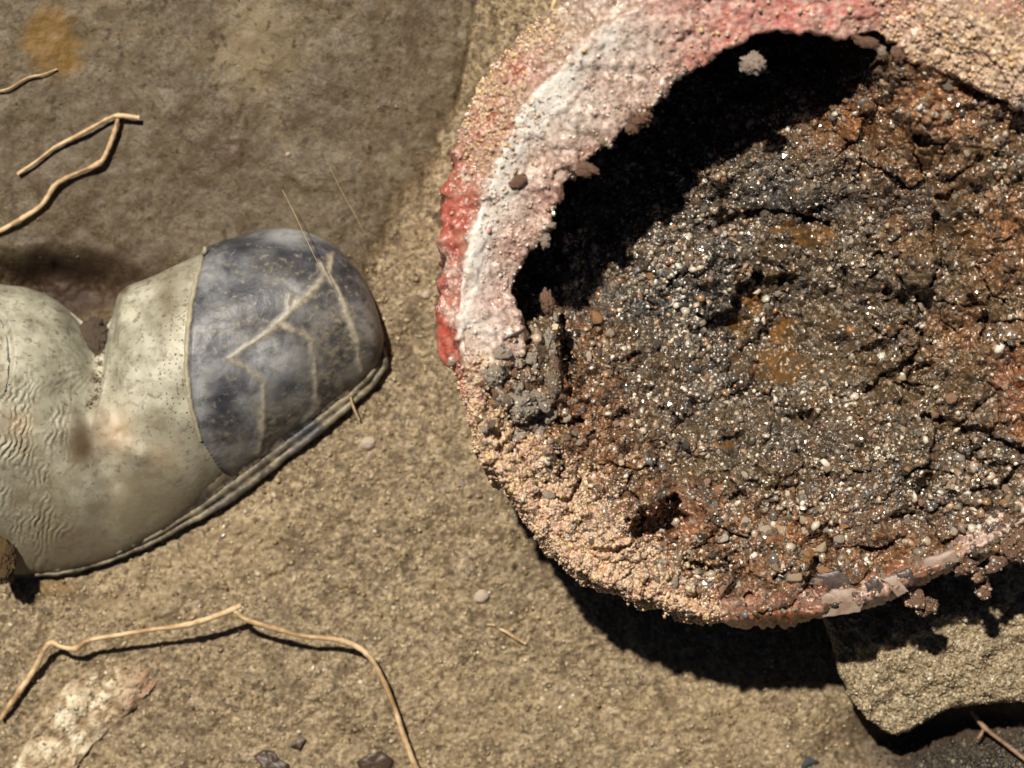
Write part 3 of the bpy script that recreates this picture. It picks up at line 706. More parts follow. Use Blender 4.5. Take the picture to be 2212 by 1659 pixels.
# sand grains caked on the rim
def s_crust():
    while True:
        u = R.uniform(940, 1560); v = R.uniform(-5, 1350)
        w = max(float(b) for b in [blobs(np.array(u), np.array(v), [(1090, 980, 80, 90, 1.), (1180, 1100, 110, 80, 1.), (1290, 1205, 120, 80, 1.), (1400, 1280, 110, 55, .9), (1020, 860, 40, 60, .6),
             (1050, 180, 60, 150, .45), (1130, 70, 70, 60, .4), (1480, 1320, 110, 40, .5)])])
        if R.uniform() < w: return u, v
Pp, Ss, UV = pts_on(dr, 15500, s_crust, 0.25, lambda u, v: PXM * float(np.clip(R.lognormal(0.85, 0.42), 1.2, 6)))
g = link("sand_crust", grains_mesh("sand_crust", Pp, Ss, (0.6, 1.2), 0.35, None, (0.7, 2.2)), m_pgrain, pipe, smooth=False); g['kind'] = 'stuff'
def s_rim():
    while True:
        u = R.uniform(960, 1620); v = R.uniform(0, 780)
        if R.uniform() < float(blobs(np.array(u), np.array(v), [(1090, 480, 90, 260, .55), (1290, 190, 190, 150, .4), (1060, 450, 40, 90, 1), (1160, 240, 60, 60, 1)])): return u, v
Pp, Ss, UV = pts_on(Drape(PV, list(map(tuple, PF))), 1700, s_rim, 0.05, lambda u, v: PXM * float(np.clip(R.lognormal(.8, 0.4), 1.2, 6)))
g = link("pale_grit", grains_mesh("pale_grit", Pp, Ss, (0.4, .9), 0.25), mat_grain("pale_grit", [(0, (0.30, 0.19, 0.15)), (0.2, (0.52, 0.39, 0.32)), (0.5, (0.74, 0.64, 0.55)), (0.9, (0.85, 0.80, 0.73)), (1, (0.5, 0.2, 0.16))], .25, .2, .7), pipe); g['kind'] = 'stuff'
def s_top():
    return R.uniform(1400, 2230), R.uniform(-10, 240)
Pp, Ss, UV = pts_on(Drape(PV, list(map(tuple, PF))), 2600, s_top, 0.25, lambda u, v: PXM * float(np.clip(R.lognormal(1.15, 0.35), 1.5, 8)) if (u > 1900 or R.uniform() < .15) and rim_z(v) > 0 and orad(np.array(u), np.array(v), Ir) < math.hypot(u - PC[0], v - PC[1]) else None)
g = link("sand_crust", grains_mesh("sand_crust", Pp, Ss, (0.6, 1.2), 0.25), m_pgrain, pipe, smooth=False); g['kind'] = 'stuff'

# scale chunks on the pipe
def chunk(name, u, v, z, ru, rv, rz_, seed, m, parent, rot=0.0, lvl=3, amp=0.5):
    me = crust_mesh(name, seed, amp) if lvl >= 3 else rock_mesh(name, amp, seed, True, lvl)
    o = link(name, me, m, parent, smooth=False)
    p = at(np.array(float(u)), np.array(float(v)), z)
    o.location = p; o.scale = (ru * PXM, rv * PXM, rz_ * PXM); o.rotation_euler = (R.uniform(-.35, .35), R.uniform(-.35, .35), rot)
    return o
def chunk_on(name, u, v, ru, rv, rz_, seed, m, parent, rot=0.0, lift=0.2, **k):
    h = dr.hit(u, v)
    z = (h[0].z if h[0] is not None else 0.1) + rz_ * PXM * lift
    return chunk(name, u, v, z, ru, rv, rz_, seed, m, parent, rot, **k)
SC = [(1060, 810, 34, 30, 24, 0.3), (1085, 760, 38, 24, 22, -.4), (1110, 800, 26, 40, 26, .1), (1132, 820, 15, 44, 20, .15), (1150, 770, 30, 26, 22, .6), (1165, 860, 38, 36, 26, -.2), (1120, 880, 44, 38, 28, .5),
      (1090, 865, 26, 36, 24, -.3), (1075, 845, 16, 30, 20, .2), (1130, 920, 52, 30, 26, -.15), (1180, 900, 28, 26, 22, .3), (1115, 945, 30, 24, 20, .5), (1195, 830, 20, 34, 22, .1), (1040, 830, 26, 14, 16, .1),
      (1160, 720, 24, 30, 22, .2), (1185, 745, 18, 40, 26, -.1), (1195, 690, 12, 34, 22, .1), (1105, 735, 22, 14, 14, -.2), (1200, 790, 12, 30, 22, .3)]
cl_V, cl_F, off = [], [], 0
sc_mats = [m_rustchunk, m_rustchunk, m_peb, m_rustbrown, m_rustchunk]
for i, (u, v, a, b, c, r) in enumerate(SC):
    crusty = i % 3 == 0
    o = chunk_on("scale_flake", u, v, a * (.8 if crusty else .95), b * (.8 if crusty else .95), c * (.7 if crusty else .5), 200 + i, sc_mats[i % 5], pipe, r, 0.25, lvl=3 if crusty else 2, amp=.6 if crusty else .5)
for i in range(70):
    u, v = R.normal(1118, 50), R.normal(848, 66)
    if v < 740 and u < 1120: continue
    a = R.uniform(7, 17)
    chunk_on("scale_flake", u, v, a * R.uniform(.7, 1.6), a, a * .6, 600 + i, sc_mats[R.integers(5)], pipe, R.uniform(0, 3), 0.6 if i % 2 else 1.6, lvl=2, amp=.5)
for o in pipe.children:
    if o.name.startswith("scale_flake"):
        Mw = o.matrix_basis
        V = np.array([tuple(Mw @ x.co) for x in o.data.vertices]); Fq = [tuple(np.array(p.vertices) + off) for p in o.data.polygons]
        cl_V.append(V); cl_F += Fq; off += len(V)
fd = Drape(np.concatenate(cl_V), cl_F)
Pp, Ss, _ = pts_on(fd, 900, lambda: (R.uniform(1000, 1230), R.uniform(690, 970)), .1, lambda u, v: PXM * float(np.clip(R.lognormal(1., .45), 1.2, 6)))
g = link("scale_grit", grains_mesh("scale_grit", Pp, Ss, (0.4, 1.0), 0.3), m_sgrain, pipe, smooth=False); g['kind'] = 'stuff'
for i, (u, v, a, b, c, m) in enumerate([(1182, 655, 12, 30, 24, m_rustbrown), (1626, 138, 27, 24, 20, m_palecrust), (1382, 248, 24, 26, 16, m_rustbrown), (1365, 278, 14, 12, 10, m_rustbrown), (1262, 365, 30, 16, 12, m_rustbrown),
                                       (1178, 520, 10, 16, 10, m_palecrust), (1870, 92, 30, 12, 12, m_rustbrown), (1945, 112, 18, 22, 16, m_rustbrown), (1520, 128, 20, 10, 8, m_rustbrown), (1210, 420, 8, 20, 10, m_rustbrown), (1905, 110, 9, 12, 9, m_palecrust)]):
    chunk("rust_lump", u, v, float(rim_z(v)) - (0.016 if u == 1626 else 0.009), a, b, c, 300 + i, m, pipe, R.uniform(-.3, .3))
chunk("stone_chip", 1085, 368, float(rim_z(368)) - .001, 21, 24, 10, 331, m_peb, pipe, .2, lvl=2, amp=.3)
chunk("stone_chip", 1118, 392, float(rim_z(392)) - .001, 22, 15, 9, 332, m_rustbrown, pipe, .5, amp=.3)
chunk("stone_chip", 1108, 305, float(rim_z(305)) - .001, 13, 13, 8, 333, m_rustbrown, pipe, .5, lvl=2, amp=.4)
chunk("stone_chip", 1046, 455, float(rim_z(455)) - .001, 12, 9, 8, 334, m_rustbrown, pipe, .5, lvl=2, amp=.4)
# lumps hanging under the lower rim
hang = []
for i, (u, v, z, a, b, c, r) in enumerate([(1975, 1296, .088, 40, 26, 20, -.35), (2002, 1312, .084, 26, 18, 16, .4), (2112, 1240, .092, 30, 40, 22, .25), (2124, 1272, .086, 16, 26, 15, .1), (2160, 1205, .098, 52, 34, 26, .5),
                                           (2195, 1160, .100, 40, 50, 26, .2), (2228, 1120, .100, 44, 60, 26, .2), (2085, 1222, .095, 30, 22, 18, .3)]):
    hang.append(chunk("hanging_flake", u, v, z, a, b, c, 341 + i, m_rustbrown, pipe, r, 2 + (i % 2), .45))
hv, hf, off = [], [], 0
for o in hang:
    V = np.array([tuple(o.matrix_basis @ x.co) for x in o.data.vertices]); hf += [tuple(np.array(p.vertices) + off) for p in o.data.polygons]; hv.append(V); off += len(V)
Pp, Ss, _ = pts_on(Drape(np.concatenate(hv), hf), 1500, lambda: (R.uniform(1930, 2240), R.uniform(1050, 1330)), .1, lambda u, v: PXM * float(np.clip(R.lognormal(1.1, .5), 1.3, 9)))
g = link("gravel", grains_mesh("gravel", Pp, Ss, (0.5, 1.0), 0.3, None, rust=R.uniform(0, .8, len(Pp))), m_sgrain, pipe, smooth=False); g['kind'] = 'stuff'
# bare chips on the lower rim
def chip(name, poly, m, thick=0.0011, lift=0.0004):
    n = len(poly); c = np.mean(poly, 0); pts = []
    for i in range(n):
        a, b = np.array(poly[i], float), np.array(poly[(i + 1) % n], float)
        for k in range(6):
            pts.append(a + (b - a) * k / 6 + R.normal(size=2) * 1.1)
    zs = []
    for p in pts:
        zs.append(float(rim_z(p[1])) + 0.0)
    hh = [dr.hit(*(c + (p - c) * .8)) for p in pts]
    zb = np.percentile([h[0].z for h in hh if h[0] is not None], 75) + lift
    sl = 4.3e-5
    top = [at(np.array(p[0]), np.array(p[1]), zb - sl * (p[1] - c[1]) * 2.5) for p in pts]
    inn = [at(np.array((c + (p - c) * .96)[0]), np.array((c + (p - c) * .96)[1]), zb + 0.0002 - sl * (p[1] - c[1]) * 2.5) for p in pts]
    bot = [t - np.array([0, 0, 0.006]) for t in top]
    ctr = at(np.array(c[0]), np.array(c[1]), zb + 0.0002)
    V = np.array(bot + top + inn + [ctr]); m_ = len(pts); Fc = []
    for i in range(m_):
        j = (i + 1) % m_
        Fc += [(i, j, m_ + j), (i, m_ + j, m_ + i), (m_ + i, m_ + j, 2 * m_ + j), (m_ + i, 2 * m_ + j, 2 * m_ + i), (2 * m_ + i, 2 * m_ + j, 3 * m_)]
    return link(name, mesh_np(name, V, np.array(Fc)[:, ::-1]), m, pipe, smooth=False)
chip("paint_chip", [(1776, 1290), (1800, 1276), (1848, 1271), (1866, 1300), (1858, 1322), (1775, 1334)], m_chip)
chip("paint_chip", [(1906, 1252), (1935, 1243), (1962, 1278), (1940, 1288), (1922, 1272)], m_chip)
chip("paint_chip", [(1998, 1208), (2062, 1188), (2074, 1212), (2012, 1242), (1990, 1236)], m_chip)
chip("iron_patch", [(1748, 1262), (1766, 1240), (1810, 1234), (1842, 1248), (1846, 1264), (1790, 1274)], m_chipdk)
chip("iron_patch", [(1872, 1262), (1892, 1246), (1912, 1270), (1902, 1296), (1876, 1294)], m_chipdk)
chip("iron_patch", [(1936, 1240), (1966, 1228), (1980, 1250), (1968, 1268)], m_chipdk)

# ------------------------------------------------------------------ boot
ST = [  # T(u,v)  B(u,v)  height
    (-260, 560, -260, 1300, .105), (-120, 590, -120, 1275, .100), (0, 614, 0, 1246, .092), (60, 622, 60, 1242, .084), (120, 648, 130, 1234, .076), (172, 690, 190, 1222, .066),
    (212, 712, 235, 1208, .055), (240, 690, 270, 1192, .056), (262, 628, 325, 1162, .064), (330, 597, 395, 1120, .067), (440, 546, 488, 1034, .066), (540, 514, 590, 958, .061), (620, 502, 680, 888, .055), (700, 528, 745, 842, .047),
    (762, 585, 786, 808, .039), (798, 650, 806, 786, .030), (814, 705, 815, 762, .019), (819, 728, 819, 740, .008)]
ST = np.array(ST, float)
ns = 520; nt = 230
si = np.linspace(0, len(ST) - 1, ns)
def crom(a, x):
    i = np.clip(np.floor(x).astype(int), 0, len(a) - 2); t = (x - i)[:, None]
    p0 = a[np.maximum(i - 1, 0)]; p1 = a[i]; p2 = a[i + 1]; p3 = a[np.minimum(i + 2, len(a) - 1)]
    return 0.5 * (2 * p1 + (p2 - p0) * t + (2 * p0 - 5 * p1 + 4 * p2 - p3) * t ** 2 + (3 * p1 - p0 - 3 * p2 + p3) * t ** 3)
S = crom(ST, si)
tt = np.linspace(0, 1, nt)
bu = S[:, 0:1] * (1 - tt) + S[:, 2:3] * tt; bv = S[:, 1:2] * (1 - tt) + S[:, 3:4] * tt
arch = np.clip(np.sin(np.pi * np.clip(tt, 0, 1) ** 0.82), 0, 1) ** 0.66
bz = S[:, 4:5] * 0.6 * arch[None, :]
# ankle wrinkles and instep crease
wr = sstep(190, 60, bu) * sstep(760, 900, bv)
bz = bz + wr * 0.0005 * np.sin((bu + 34 * fbm(bu / 60, bv / 45, 4, 55) + 0.12 * (bv - 900)) / 2.3) * np.clip(0.45 + 2.2 * fbm(bu / 45, bv / 60, 3, 56), 0, 1.5)
cr = blobs(bu, bv, [(205, 760, 30, 110, 1)])
bz = bz - 0.006 * cr
linex = np.interp(bv, [600, 640, 720, 800, 880, 940], [262, 250, 236, 226, 212, 195])
dl = linex - bu
bz = bz - 0.009 * sstep(-4, 6, dl) * sstep(150, 30, dl) * sstep(930, 830, bv)
ray = np.arctan2(bv - 790, bu - 215)
bz = bz + 0.0003 * np.sin(ray * 30 + 5 * fbm(bu / 30, bv / 30, 3, 59)) * blobs(bu, bv, [(150, 780, 60, 70, 1)])
fold = seg_dist(bu, bv, [(200, 905), (330, 1010), (400, 1050)])
bz = bz + 0.0035 * np.exp(-(seg_dist(bu, bv, [(215, 900), (240, 950), (300, 985)]) / 26) ** 2)
bz = bz - 0.003 * np.exp(-(seg_dist(bu, bv, [(185, 900), (200, 980), (250, 1040)]) / 22) ** 2)
bz = bz + 0.0012 * fbm(bu / 80, bv / 80, 3, 57) * arch[None, :]
shaft_in = np.exp(-(((bu + 20) / 62) ** 2 + ((bv - 760) / 110) ** 2))
bz = bz - 0.006 * sstep(.45, .65, shaft_in)
BV_ = at(bu, bv, np.maximum(bz, 0) + 0.006 + 0 * bu)
BVf = BV_.reshape(-1, 3); BF = grid_faces(ns, nt)[:, ::-1]
# skirt down to the ground along both edges
seam = np.array([(447, 535), (432, 590), (418, 650), (409, 720), (406, 790), (414, 870), (436, 950), (470, 1006), (500, 1036)], float)
seam_u = np.interp(bv, seam[:, 1], seam[:, 0])
cap_m = bu > seam_u
grime = np.clip(blobs(bu, bv, [(175, 965, 42, 60, .95), (215, 900, 25, 30, .6), (370, 600, 40, 40, .35), (140, 1180, 140, 60, .8), (360, 650, 25, 50, .5), (265, 625, 14, 10, 1.0), (330, 1080, 120, 50, .6), (0, 840, 30, 60, .5)]), 0, 1)
peach = blobs(bu, bv, [(255, 935, 40, 50, .7), (350, 990, 50, 40, .4), (40, 920, 40, 30, .5)])

def mat_boot():
    k = M("grey_green_rubber")
    n1 = k.noise(60, 5, 0.6); n2 = k.noise(260, 4, 0.6)
    c = k.ramp(n1, [(0.36, (0.255, 0.245, 0.185)), (0.5, (0.39, 0.378, 0.295)), (0.62, (0.51, 0.50, 0.40))])
    c = k.mix(k.mask(n2, 0.52, 0.64), c, k.mix(0.5, c, (0.15, 0.125, 0.08)))
    c = k.mix(k.mask(k.noise(340, 3, .5), 0.60, 0.66), c, k.mix(0.6, c, (0.12, 0.08, 0.05)))
    c = k.mix(k.attr("grime"), c, (0.13, 0.085, 0.048))
    c = k.mix(k.attr("peach"), c, (0.44, 0.30, 0.18))
    low = k.attr("low")
    c = k.mix(k.math('MULTIPLY', low, k.mask(n1, 0.34, 0.54)), c, (0.20, 0.17, 0.112))
    return k.done(c, 0.5, k.bump(n2, 0.0006, 0.5), 0.4)
def mat_cap():
    k = M("scuffed_dark_rubber")
    n1 = k.noise(48, 5, 0.65, 0.4); n2 = k.noise(300, 4, 0.6); n3 = k.noise(24, 3, 0.5)
    c = k.ramp(n1, [(0.40, (0.030, 0.031, 0.038)), (0.48, (0.070, 0.073, 0.086)), (0.55, (0.145, 0.15, 0.165)), (0.63, (0.26, 0.265, 0.275))])
    c = k.mix(k.math('MULTIPLY', k.attr("navy"), k.mask(k.noise(75, 5, .7), .30, .50)), c, (0.022, 0.026, 0.040))
    c = k.mix(k.math('MULTIPLY', k.attr("scuff"), k.mask(k.noise(90, 5, 0.7), 0.36, 0.58)), c, (0.38, 0.395, 0.41))
    c = k.mix(k.math('MULTIPLY', k.attr("dust"), k.mask(n2, 0.34, 0.56)), c, k.ramp(n2, [(0.38, (0.12, 0.10, 0.068)), (0.62, (0.22, 0.19, 0.135))]))
    c = k.mix(k.mask(n2, 0.57, 0.68), c, (0.21, 0.195, 0.155))
    c = k.mix(k.math('MULTIPLY', k.attr("ridge"), k.mask(n2, 0.24, 0.40)), c, k.ramp(n2, [(0.38, (0.24, 0.215, 0.16)), (0.62, (0.40, 0.365, 0.29))]))
    return k.done(c, 0.46, k.bump(n2, 0.0005, 0.6), 0.45)
m_boot = mat_boot(); m_cap = mat_cap()
m_sole = mat_simple("muddy_sole", [(0.38, (0.085, 0.072, 0.05)), (0.5, (0.18, 0.15, 0.10)), (0.62, (0.29, 0.25, 0.175))], 70, 0.5, 0.0008, 0.4, None, (0.055, 0.055, 0.06))
m_ridge = mat_simple("mud_filled_ridge", [(0.3, (0.26, 0.23, 0.16)), (0.7, (0.42, 0.38, 0.27))], 200, 0.55, 0.0004)
m_stud = mat_simple("dark_stud", [(0.3, (0.09, 0.07, 0.045)), (0.7, (0.15, 0.115, 0.075))], 200, 0.5, 0.0002)

boot = thing("rubber_boot", "pale grey green rubber boot with a scuffed dark blue grey toe cap", "boot")
lowm = sstep(0.45, 0.9, tt[None, :] + 0.35 * fbm(bu / 70, bv / 70, 4, 58))
upper_me = mesh_np("upper", BVf, BF, {"grime": grime, "peach": peach, "low": lowm})
link("upper", upper_me, m_boot, boot)
# toe cap: a thicker shell over the toe
dTt = np.gradient(BV_, axis=0); dRr = np.gradient(BV_, axis=1)
BN = np.cross(dTt, dRr); BN /= np.linalg.norm(BN, axis=-1, keepdims=True) + 1e-12
BN = np.where(BN[..., 2:3] < 0, -BN, BN)
thick = 0.0022 * sstep(0, 7, bu - seam_u)
RIDGES = [[(494, 773), (530, 790), (566, 823), (564, 898), (556, 975)], [(494, 773), (551, 735), (600, 700), (623, 677), (624, 640)], [(600, 700), (650, 716), (671, 735), (676, 802), (681, 872), (655, 905)],
          [(690, 578), (722, 625), (748, 672), (767, 735), (777, 797)], [(626, 672), (665, 636), (705, 596), (712, 560)], [(556, 975), (590, 968)]]
ru_ = bu + 5 * fbm(bu / 30, bv / 30, 3, 84); rv_ = bv + 5 * fbm(bu / 30 + 7, bv / 30, 3, 85)
rd = np.minimum.reduce([seg_dist(ru_, rv_, q) for q in RIDGES])
rw = 1 + 0.8 * fbm(bu / 28, bv / 28, 3, 86)
ridge_m = np.exp(-(rd / (7.0 * np.clip(rw, .5, 1.6))) ** 2)
scuff = np.clip(blobs(bu, bv, [(585, 765, 58, 40, 1.3), (640, 512, 80, 20, .9), (450, 620, 40, 50, .5), (432, 840, 20, 90, .8), (640, 660, 40, 30, .4), (690, 690, 30, 40, .4), (520, 880, 20, 60, .3)]), 0, 1)
dust = np.clip(blobs(bu, bv, [(720, 760, 90, 120, .8), (500, 960, 60, 70, .6), (620, 900, 90, 60, .8), (600, 590, 60, 40, .4), (520, 700, 50, 40, .4), (800, 680, 30, 90, .8)]), 0, 1)
navy = np.clip(blobs(bu, bv, [(600, 560, 110, 42, 1), (450, 720, 45, 65, 1), (530, 640, 70, 45, .9), (700, 640, 45, 45, .7), (625, 840, 50, 50, 1), (485, 890, 45, 60, .8), (735, 750, 30, 60, .6)]), 0, 1)
CV_ = BV_ + BN * (thick + 0.0001 + 0.0007 * ridge_m)[..., None]
fm = ((bu - seam_u) > -3).ravel()
CF = BF[fm[BF].all(1)]
cv, cf, ca = compact(CV_.reshape(-1, 3), CF, {"ridge": ridge_m, "scuff": scuff, "dust": dust, "navy": navy})
cap = link("toe_cap", mesh_np("toe_cap", cv, cf, ca), m_cap, boot)
bd = Drape(np.concatenate([BVf, cv]), [tuple(f) for f in BF] + [tuple(f) for f in (cf + len(BVf))])
def on_boot(u, v, lift=0.0):
    h = bd.hit(u, v)
    p = h[0] if h[0] is not None else Vector(at(np.array(float(u)), np.array(float(v)), .02))
    n = h[1] if h[0] is not None else Vector((0, 0, 1))
    return np.array(p + n * lift)
def ridge(name, line, r, m, par, lift=-0.0011):
    line = np.array(line, float); d = np.r_[0, np.cumsum(np.hypot(*np.diff(line, axis=0).T))]
    q = np.linspace(0, d[-1], max(4, int(d[-1] / 9)))
    uu = np.interp(q, d, line[:, 0]); vv = np.interp(q, d, line[:, 1])
    P_ = np.array([on_boot(a + R.normal() * .8, b + R.normal() * .8, lift) for a, b in zip(uu, vv)])
    V, Fc = tube(P_, r * PXM * (0.75 + 0.4 * np.sin(np.linspace(0.3, 2.8, len(P_))) + R.uniform(-.12, .12, len(P_))), 8, 0.03, sub=3)
    return link(name, mesh_np(name, V, Fc), m, par)
ridge("seam_ridge", [tuple(p + np.array([-3.0, 0])) for p in seam[:-2]], 5.5, m_ridge, boot, 0.0004)
# knurled dimples in rows behind the toe cap
Pk = []
for row in range(5):
    for k in range(30):
        v = 640 + k * 10.5 + R.uniform(-2, 2)
        u = np.interp(v, seam[:, 1], seam[:, 0]) - 16 - row * 12 + R.uniform(-2, 2)
        if R.uniform() < .72: Pk.append(on_boot(u, v, -0.0001))
kn = link("knurling", grains_mesh("knurling", np.array(Pk), R.uniform(1.8, 3.4, len(Pk)) * PXM, (0.3, 0.5), .2), m_stud, boot); kn['kind'] = 'stuff'
# sole and welt along the visible lower side
welt_o = [(833, 752), (838, 790), (806, 838), (760, 880), (700, 930), (600, 1010), (500, 1085), (410, 1135), (330, 1178), (250, 1210), (150, 1240), (0, 1254), (-120, 1285), (-260, 1312)]
welt_i = [(790, 720), (790, 770), (770, 800), (730, 835), (670, 875), (580, 945), (480, 1015), (390, 1095), (315, 1140), (240, 1180), (150, 1205), (0, 1220), (-120, 1240), (-260, 1270)]
wo = np.array(welt_o, float); wi = np.array(welt_i, float)
def resamp(a, n):
    return crom(a, np.linspace(0, len(a) - 1, n))
wo = resamp(wo, 300); wi = resamp(wi, 300)
lay = []
steps = [(0, -0.006), (0.0, 0.004), (0.06, 0.0065), (0.22, 0.007), (0.27, 0.0045), (0.33, 0.0075), (0.5, 0.0095), (0.55, 0.007), (0.62, 0.0105), (1.0, 0.014)]
for f, z in steps:
    q = wo * (1 - f) + wi * f
    q = q + 3.2 * np.stack([fbm(q[:, 0] / 24 + f * 3, q[:, 1] / 24, 4, 67), fbm(q[:, 0] / 24, q[:, 1] / 24 + f * 3, 4, 68)], -1)
    zz = z + 0.0022 * fbm(q[:, 0] / 20, q[:, 1] / 20 + f, 4, 66)
    lay.append(at(q[:, 0], q[:, 1], zz))
L = np.stack(lay, 1)
link("sole", mesh_np("sole", L.reshape(-1, 3), grid_faces(300, len(steps))), m_sole, boot)
ridge("shaft_trim", [(2, 690), (14, 730), (20, 780), (16, 830), (4, 866)], 5.5, m_cap, boot)

# ------------------------------------------------------------------ mud, stones, roots on the ground
gd = Drape(GV, [tuple(f) for f in GF])
def gpt(u, v, lift=0.0):
    h = gd.hit(u, v)
    return np.array(h[0] + Vector((0, 0, lift)))
def lump(name, label, cat, u, v, ru, rv, rz_, seed, m, base, amp=.5, rot=0.0, lvl=4, facet=True, group=None, smooth_=False):
    me = crust_mesh(name, seed, .3) if (facet and lvl == 4) else rock_mesh(name, amp, seed, facet, lvl)
    o = link(name, me, m, None, smooth=smooth_)
    o.location = Vector(base) + Vector((0, 0, rz_ * PXM * 0.35)); o.scale = (ru * PXM, rv * PXM, rz_ * PXM); o.rotation_euler = (0, 0, rot)
    return tag(o, label, cat, group)
cl = lump("mud_clump", "crumbly brown mud clump lodged in the ankle crease of the boot", "mud", 203, 706, 40, 50, 30, 401, m_clod, on_boot(203, 735), .5)
cp = [on_boot(np.interp(v, [735, 780, 860, 890], [218, 216, 205, 188]) + R.normal() * 6, v) for v in R.uniform(735, 892, 60)]
cr_ = link("mud_crumbs", grains_mesh("mud_crumbs", np.array(cp), R.uniform(2, 6.5, 60) * PXM, (.5, 1), .3), m_clod)
tag(cr_, "dry mud crumbs caught in the boot crease under the mud clump", "mud", kind='stuff')
lump("mud_clod", "ochre brown mud clod standing at the heel side of the boot", "mud", 0, 1192, 32, 76, 34, 403, m_clodtan, on_boot(2, 1192), .5, .15)
lump("pebble", "smooth cream pebble on the sand below the toe cap", "pebble", 795, 955, 19, 14, 12, 411, m_white, gpt(795, 957), .3, .3, 3, False, None, True)
lump("pebble", "round cream pebble alone on open sand near the pipe shadow", "pebble", 1040, 1285, 17, 15, 11, 412, m_white, gpt(1040, 1287), .3, .3, 3, False, None, True)
lump("quartz_shard", "tiny bright white quartz shard beside the boot sole", "stone", 485, 1153, 9, 5, 6, 413, m_quartz, gpt(485, 1155), .3, .6, 3)
lump("pebble", "small pinkish pebble between the toe cap and the pipe", "pebble", 920, 635, 10, 9, 8, 414, m_white, gpt(920, 637), .3, .3, 3, False, None, True)
lump("pebble", "tiny pale pebble on the dark bank above the toe cap", "pebble", 622, 332, 6, 5, 5, 415, m_white, gpt(622, 333), .3, .3, 3, False, None, True)
lump("quartz_shard", "tiny white quartz shard on sand between the long root and the pipe shadow", "stone", 1210, 1525, 7, 6, 5, 416, m_quartz, gpt(1210, 1527), .3, .6, 3)
lump("stone", "small dark bluish stone lying on sand at the bottom", "stone", 1745, 1642, 30, 18, 14, 417, mat_simple("slate", [(0.3, (0.04, 0.045, 0.05)), (0.7, (0.09, 0.10, 0.105))], 200, .6), gpt(1745, 1645), .4, .3, 3)

# flat stone half buried at the lower left
def slab(name, outline, zt, m, base_drop, rough, seed, tilt=(0, 0), dome=0.0, cellu=5.0, attrs=None, under=0.0):
    ol = np.array(outline, float)
    n = len(ol); c = ol.mean(0)
    q = []
    for i in range(n):
        a, b = ol[i], ol[(i + 1) % n]; k = max(2, int(np.hypot(*(b - a)) / 5))
        for j in range(k): q.append(a + (b - a) * j / k)
    q = np.array(q); q = q + 5 * np.stack([fbm(q[:, 0] / 26, q[:, 1] / 26, 3, seed), fbm(q[:, 0] / 26 + 40, q[:, 1] / 26, 3, seed + 1)], -1)
    nr = int(np.hypot(*(q - c).T).max() / cellu)
    fr = np.concatenate([np.linspace(0.0, 1, nr) ** 0.85])
    uu = c[0] + (q[:, None, 0] - c[0]) * fr[None]; vv = c[1] + (q[:, None, 1] - c[1]) * fr[None]
    zz = zt + tilt[0] * (uu - c[0]) * PXM + tilt[1] * (vv - c[1]) * PXM + rough * fbm(uu / 34, vv / 34, 4, seed + 2) + dome * (1 - fr[None] ** 2)
    f1, _, _ = worley(uu / 8, vv / 8, seed + 5)
    zz = zz + 0.0008 * np.clip(1 - 1.5 * f1, 0, 1)
    zz = zz - 0.004 * np.clip((fr[None] - .93) / .07, 0, 1) ** 2
    V = at(uu, vv, zz)
    # side walls
    e = V[:, -1]; walls = []
    ins = (c[None] - q) / (np.hypot(*(c[None] - q).T)[:, None] + 1e-9)
    for f, push in ((.25, 2), (.6, under * .6), (1.0, under)):
        qq = q + ins * push
        walls.append(at(qq[:, 0], qq[:, 1], zz[:, -1] * (1 - f) + (-base_drop) * f) + 0.0006 * R.normal(size=(len(q), 3)))
    V = np.concatenate([V, np.stack(walls, 1)], 1)
    Fc = grid_faces(len(q), V.shape[1], True)
    return V, Fc, (uu, vv, zz)
Vs, Fs, (fu, fv, fz) = slab("flat_stone", [(0, 1720), (25, 1660), (62, 1590), (95, 1520), (150, 1470), (215, 1440), (290, 1432), (364, 1436), (338, 1482), (296, 1528), (250, 1570), (205, 1606), (170, 1650), (140, 1720)], 0.0020, None, 0.01, 0.005, 500, (-.04, .01), .001)
def mat_flat():
    k = M("pale_limy_stone")
    n1 = k.noise(120, 5, .65); n2 = k.noise(35, 4, .6)
    c = k.ramp(n1, [(0.36, (0.18, 0.125, 0.07)), (0.46, (0.38, 0.29, 0.19)), (0.53, (0.56, 0.48, 0.34)), (0.64, (0.74, 0.68, 0.54))])
    c = k.mix(k.math('MULTIPLY', k.attr("pinkish"), k.mask(n1, .3, .55)), c, (0.28, 0.165, 0.105))
    c = k.mix(k.mask(n2, .48, .62), c, k.mix(.6, c, (0.24, 0.175, 0.10)))
    return k.done(c, .6, k.bump(n1, .0018, .8), .3)
pk = np.zeros(Vs.shape[:2]); pk[:, :fu.shape[1]] = sstep(190, 300, fu - 0.35 * (1560 - fv)); pk[:, fu.shape[1]:] = 0.8
tag(link("flat_stone", mesh_np("flat_stone", Vs.reshape(-1, 3), Fs, {"pinkish": pk}), mat_flat()), "flat cream and pinkish stone half buried beneath the long root", "stone")

fsd = Drape(Vs.reshape(-1, 3), [tuple(f) for f in Fs]); fs_o = bpy.data.objects["flat_stone"]
Pp, Ss, _ = pts_on(fsd, 900, lambda: (R.uniform(0, 370), R.uniform(1425, 1665)), .1, lambda u, v: PXM * float(np.clip(R.lognormal(.9, .4), 1.4, 5)))
g = link("sand_grains", grains_mesh("sand_grains", Pp, Ss, (0.4, .8)), m_grit, fs_o, smooth=False); g['kind'] = 'stuff'
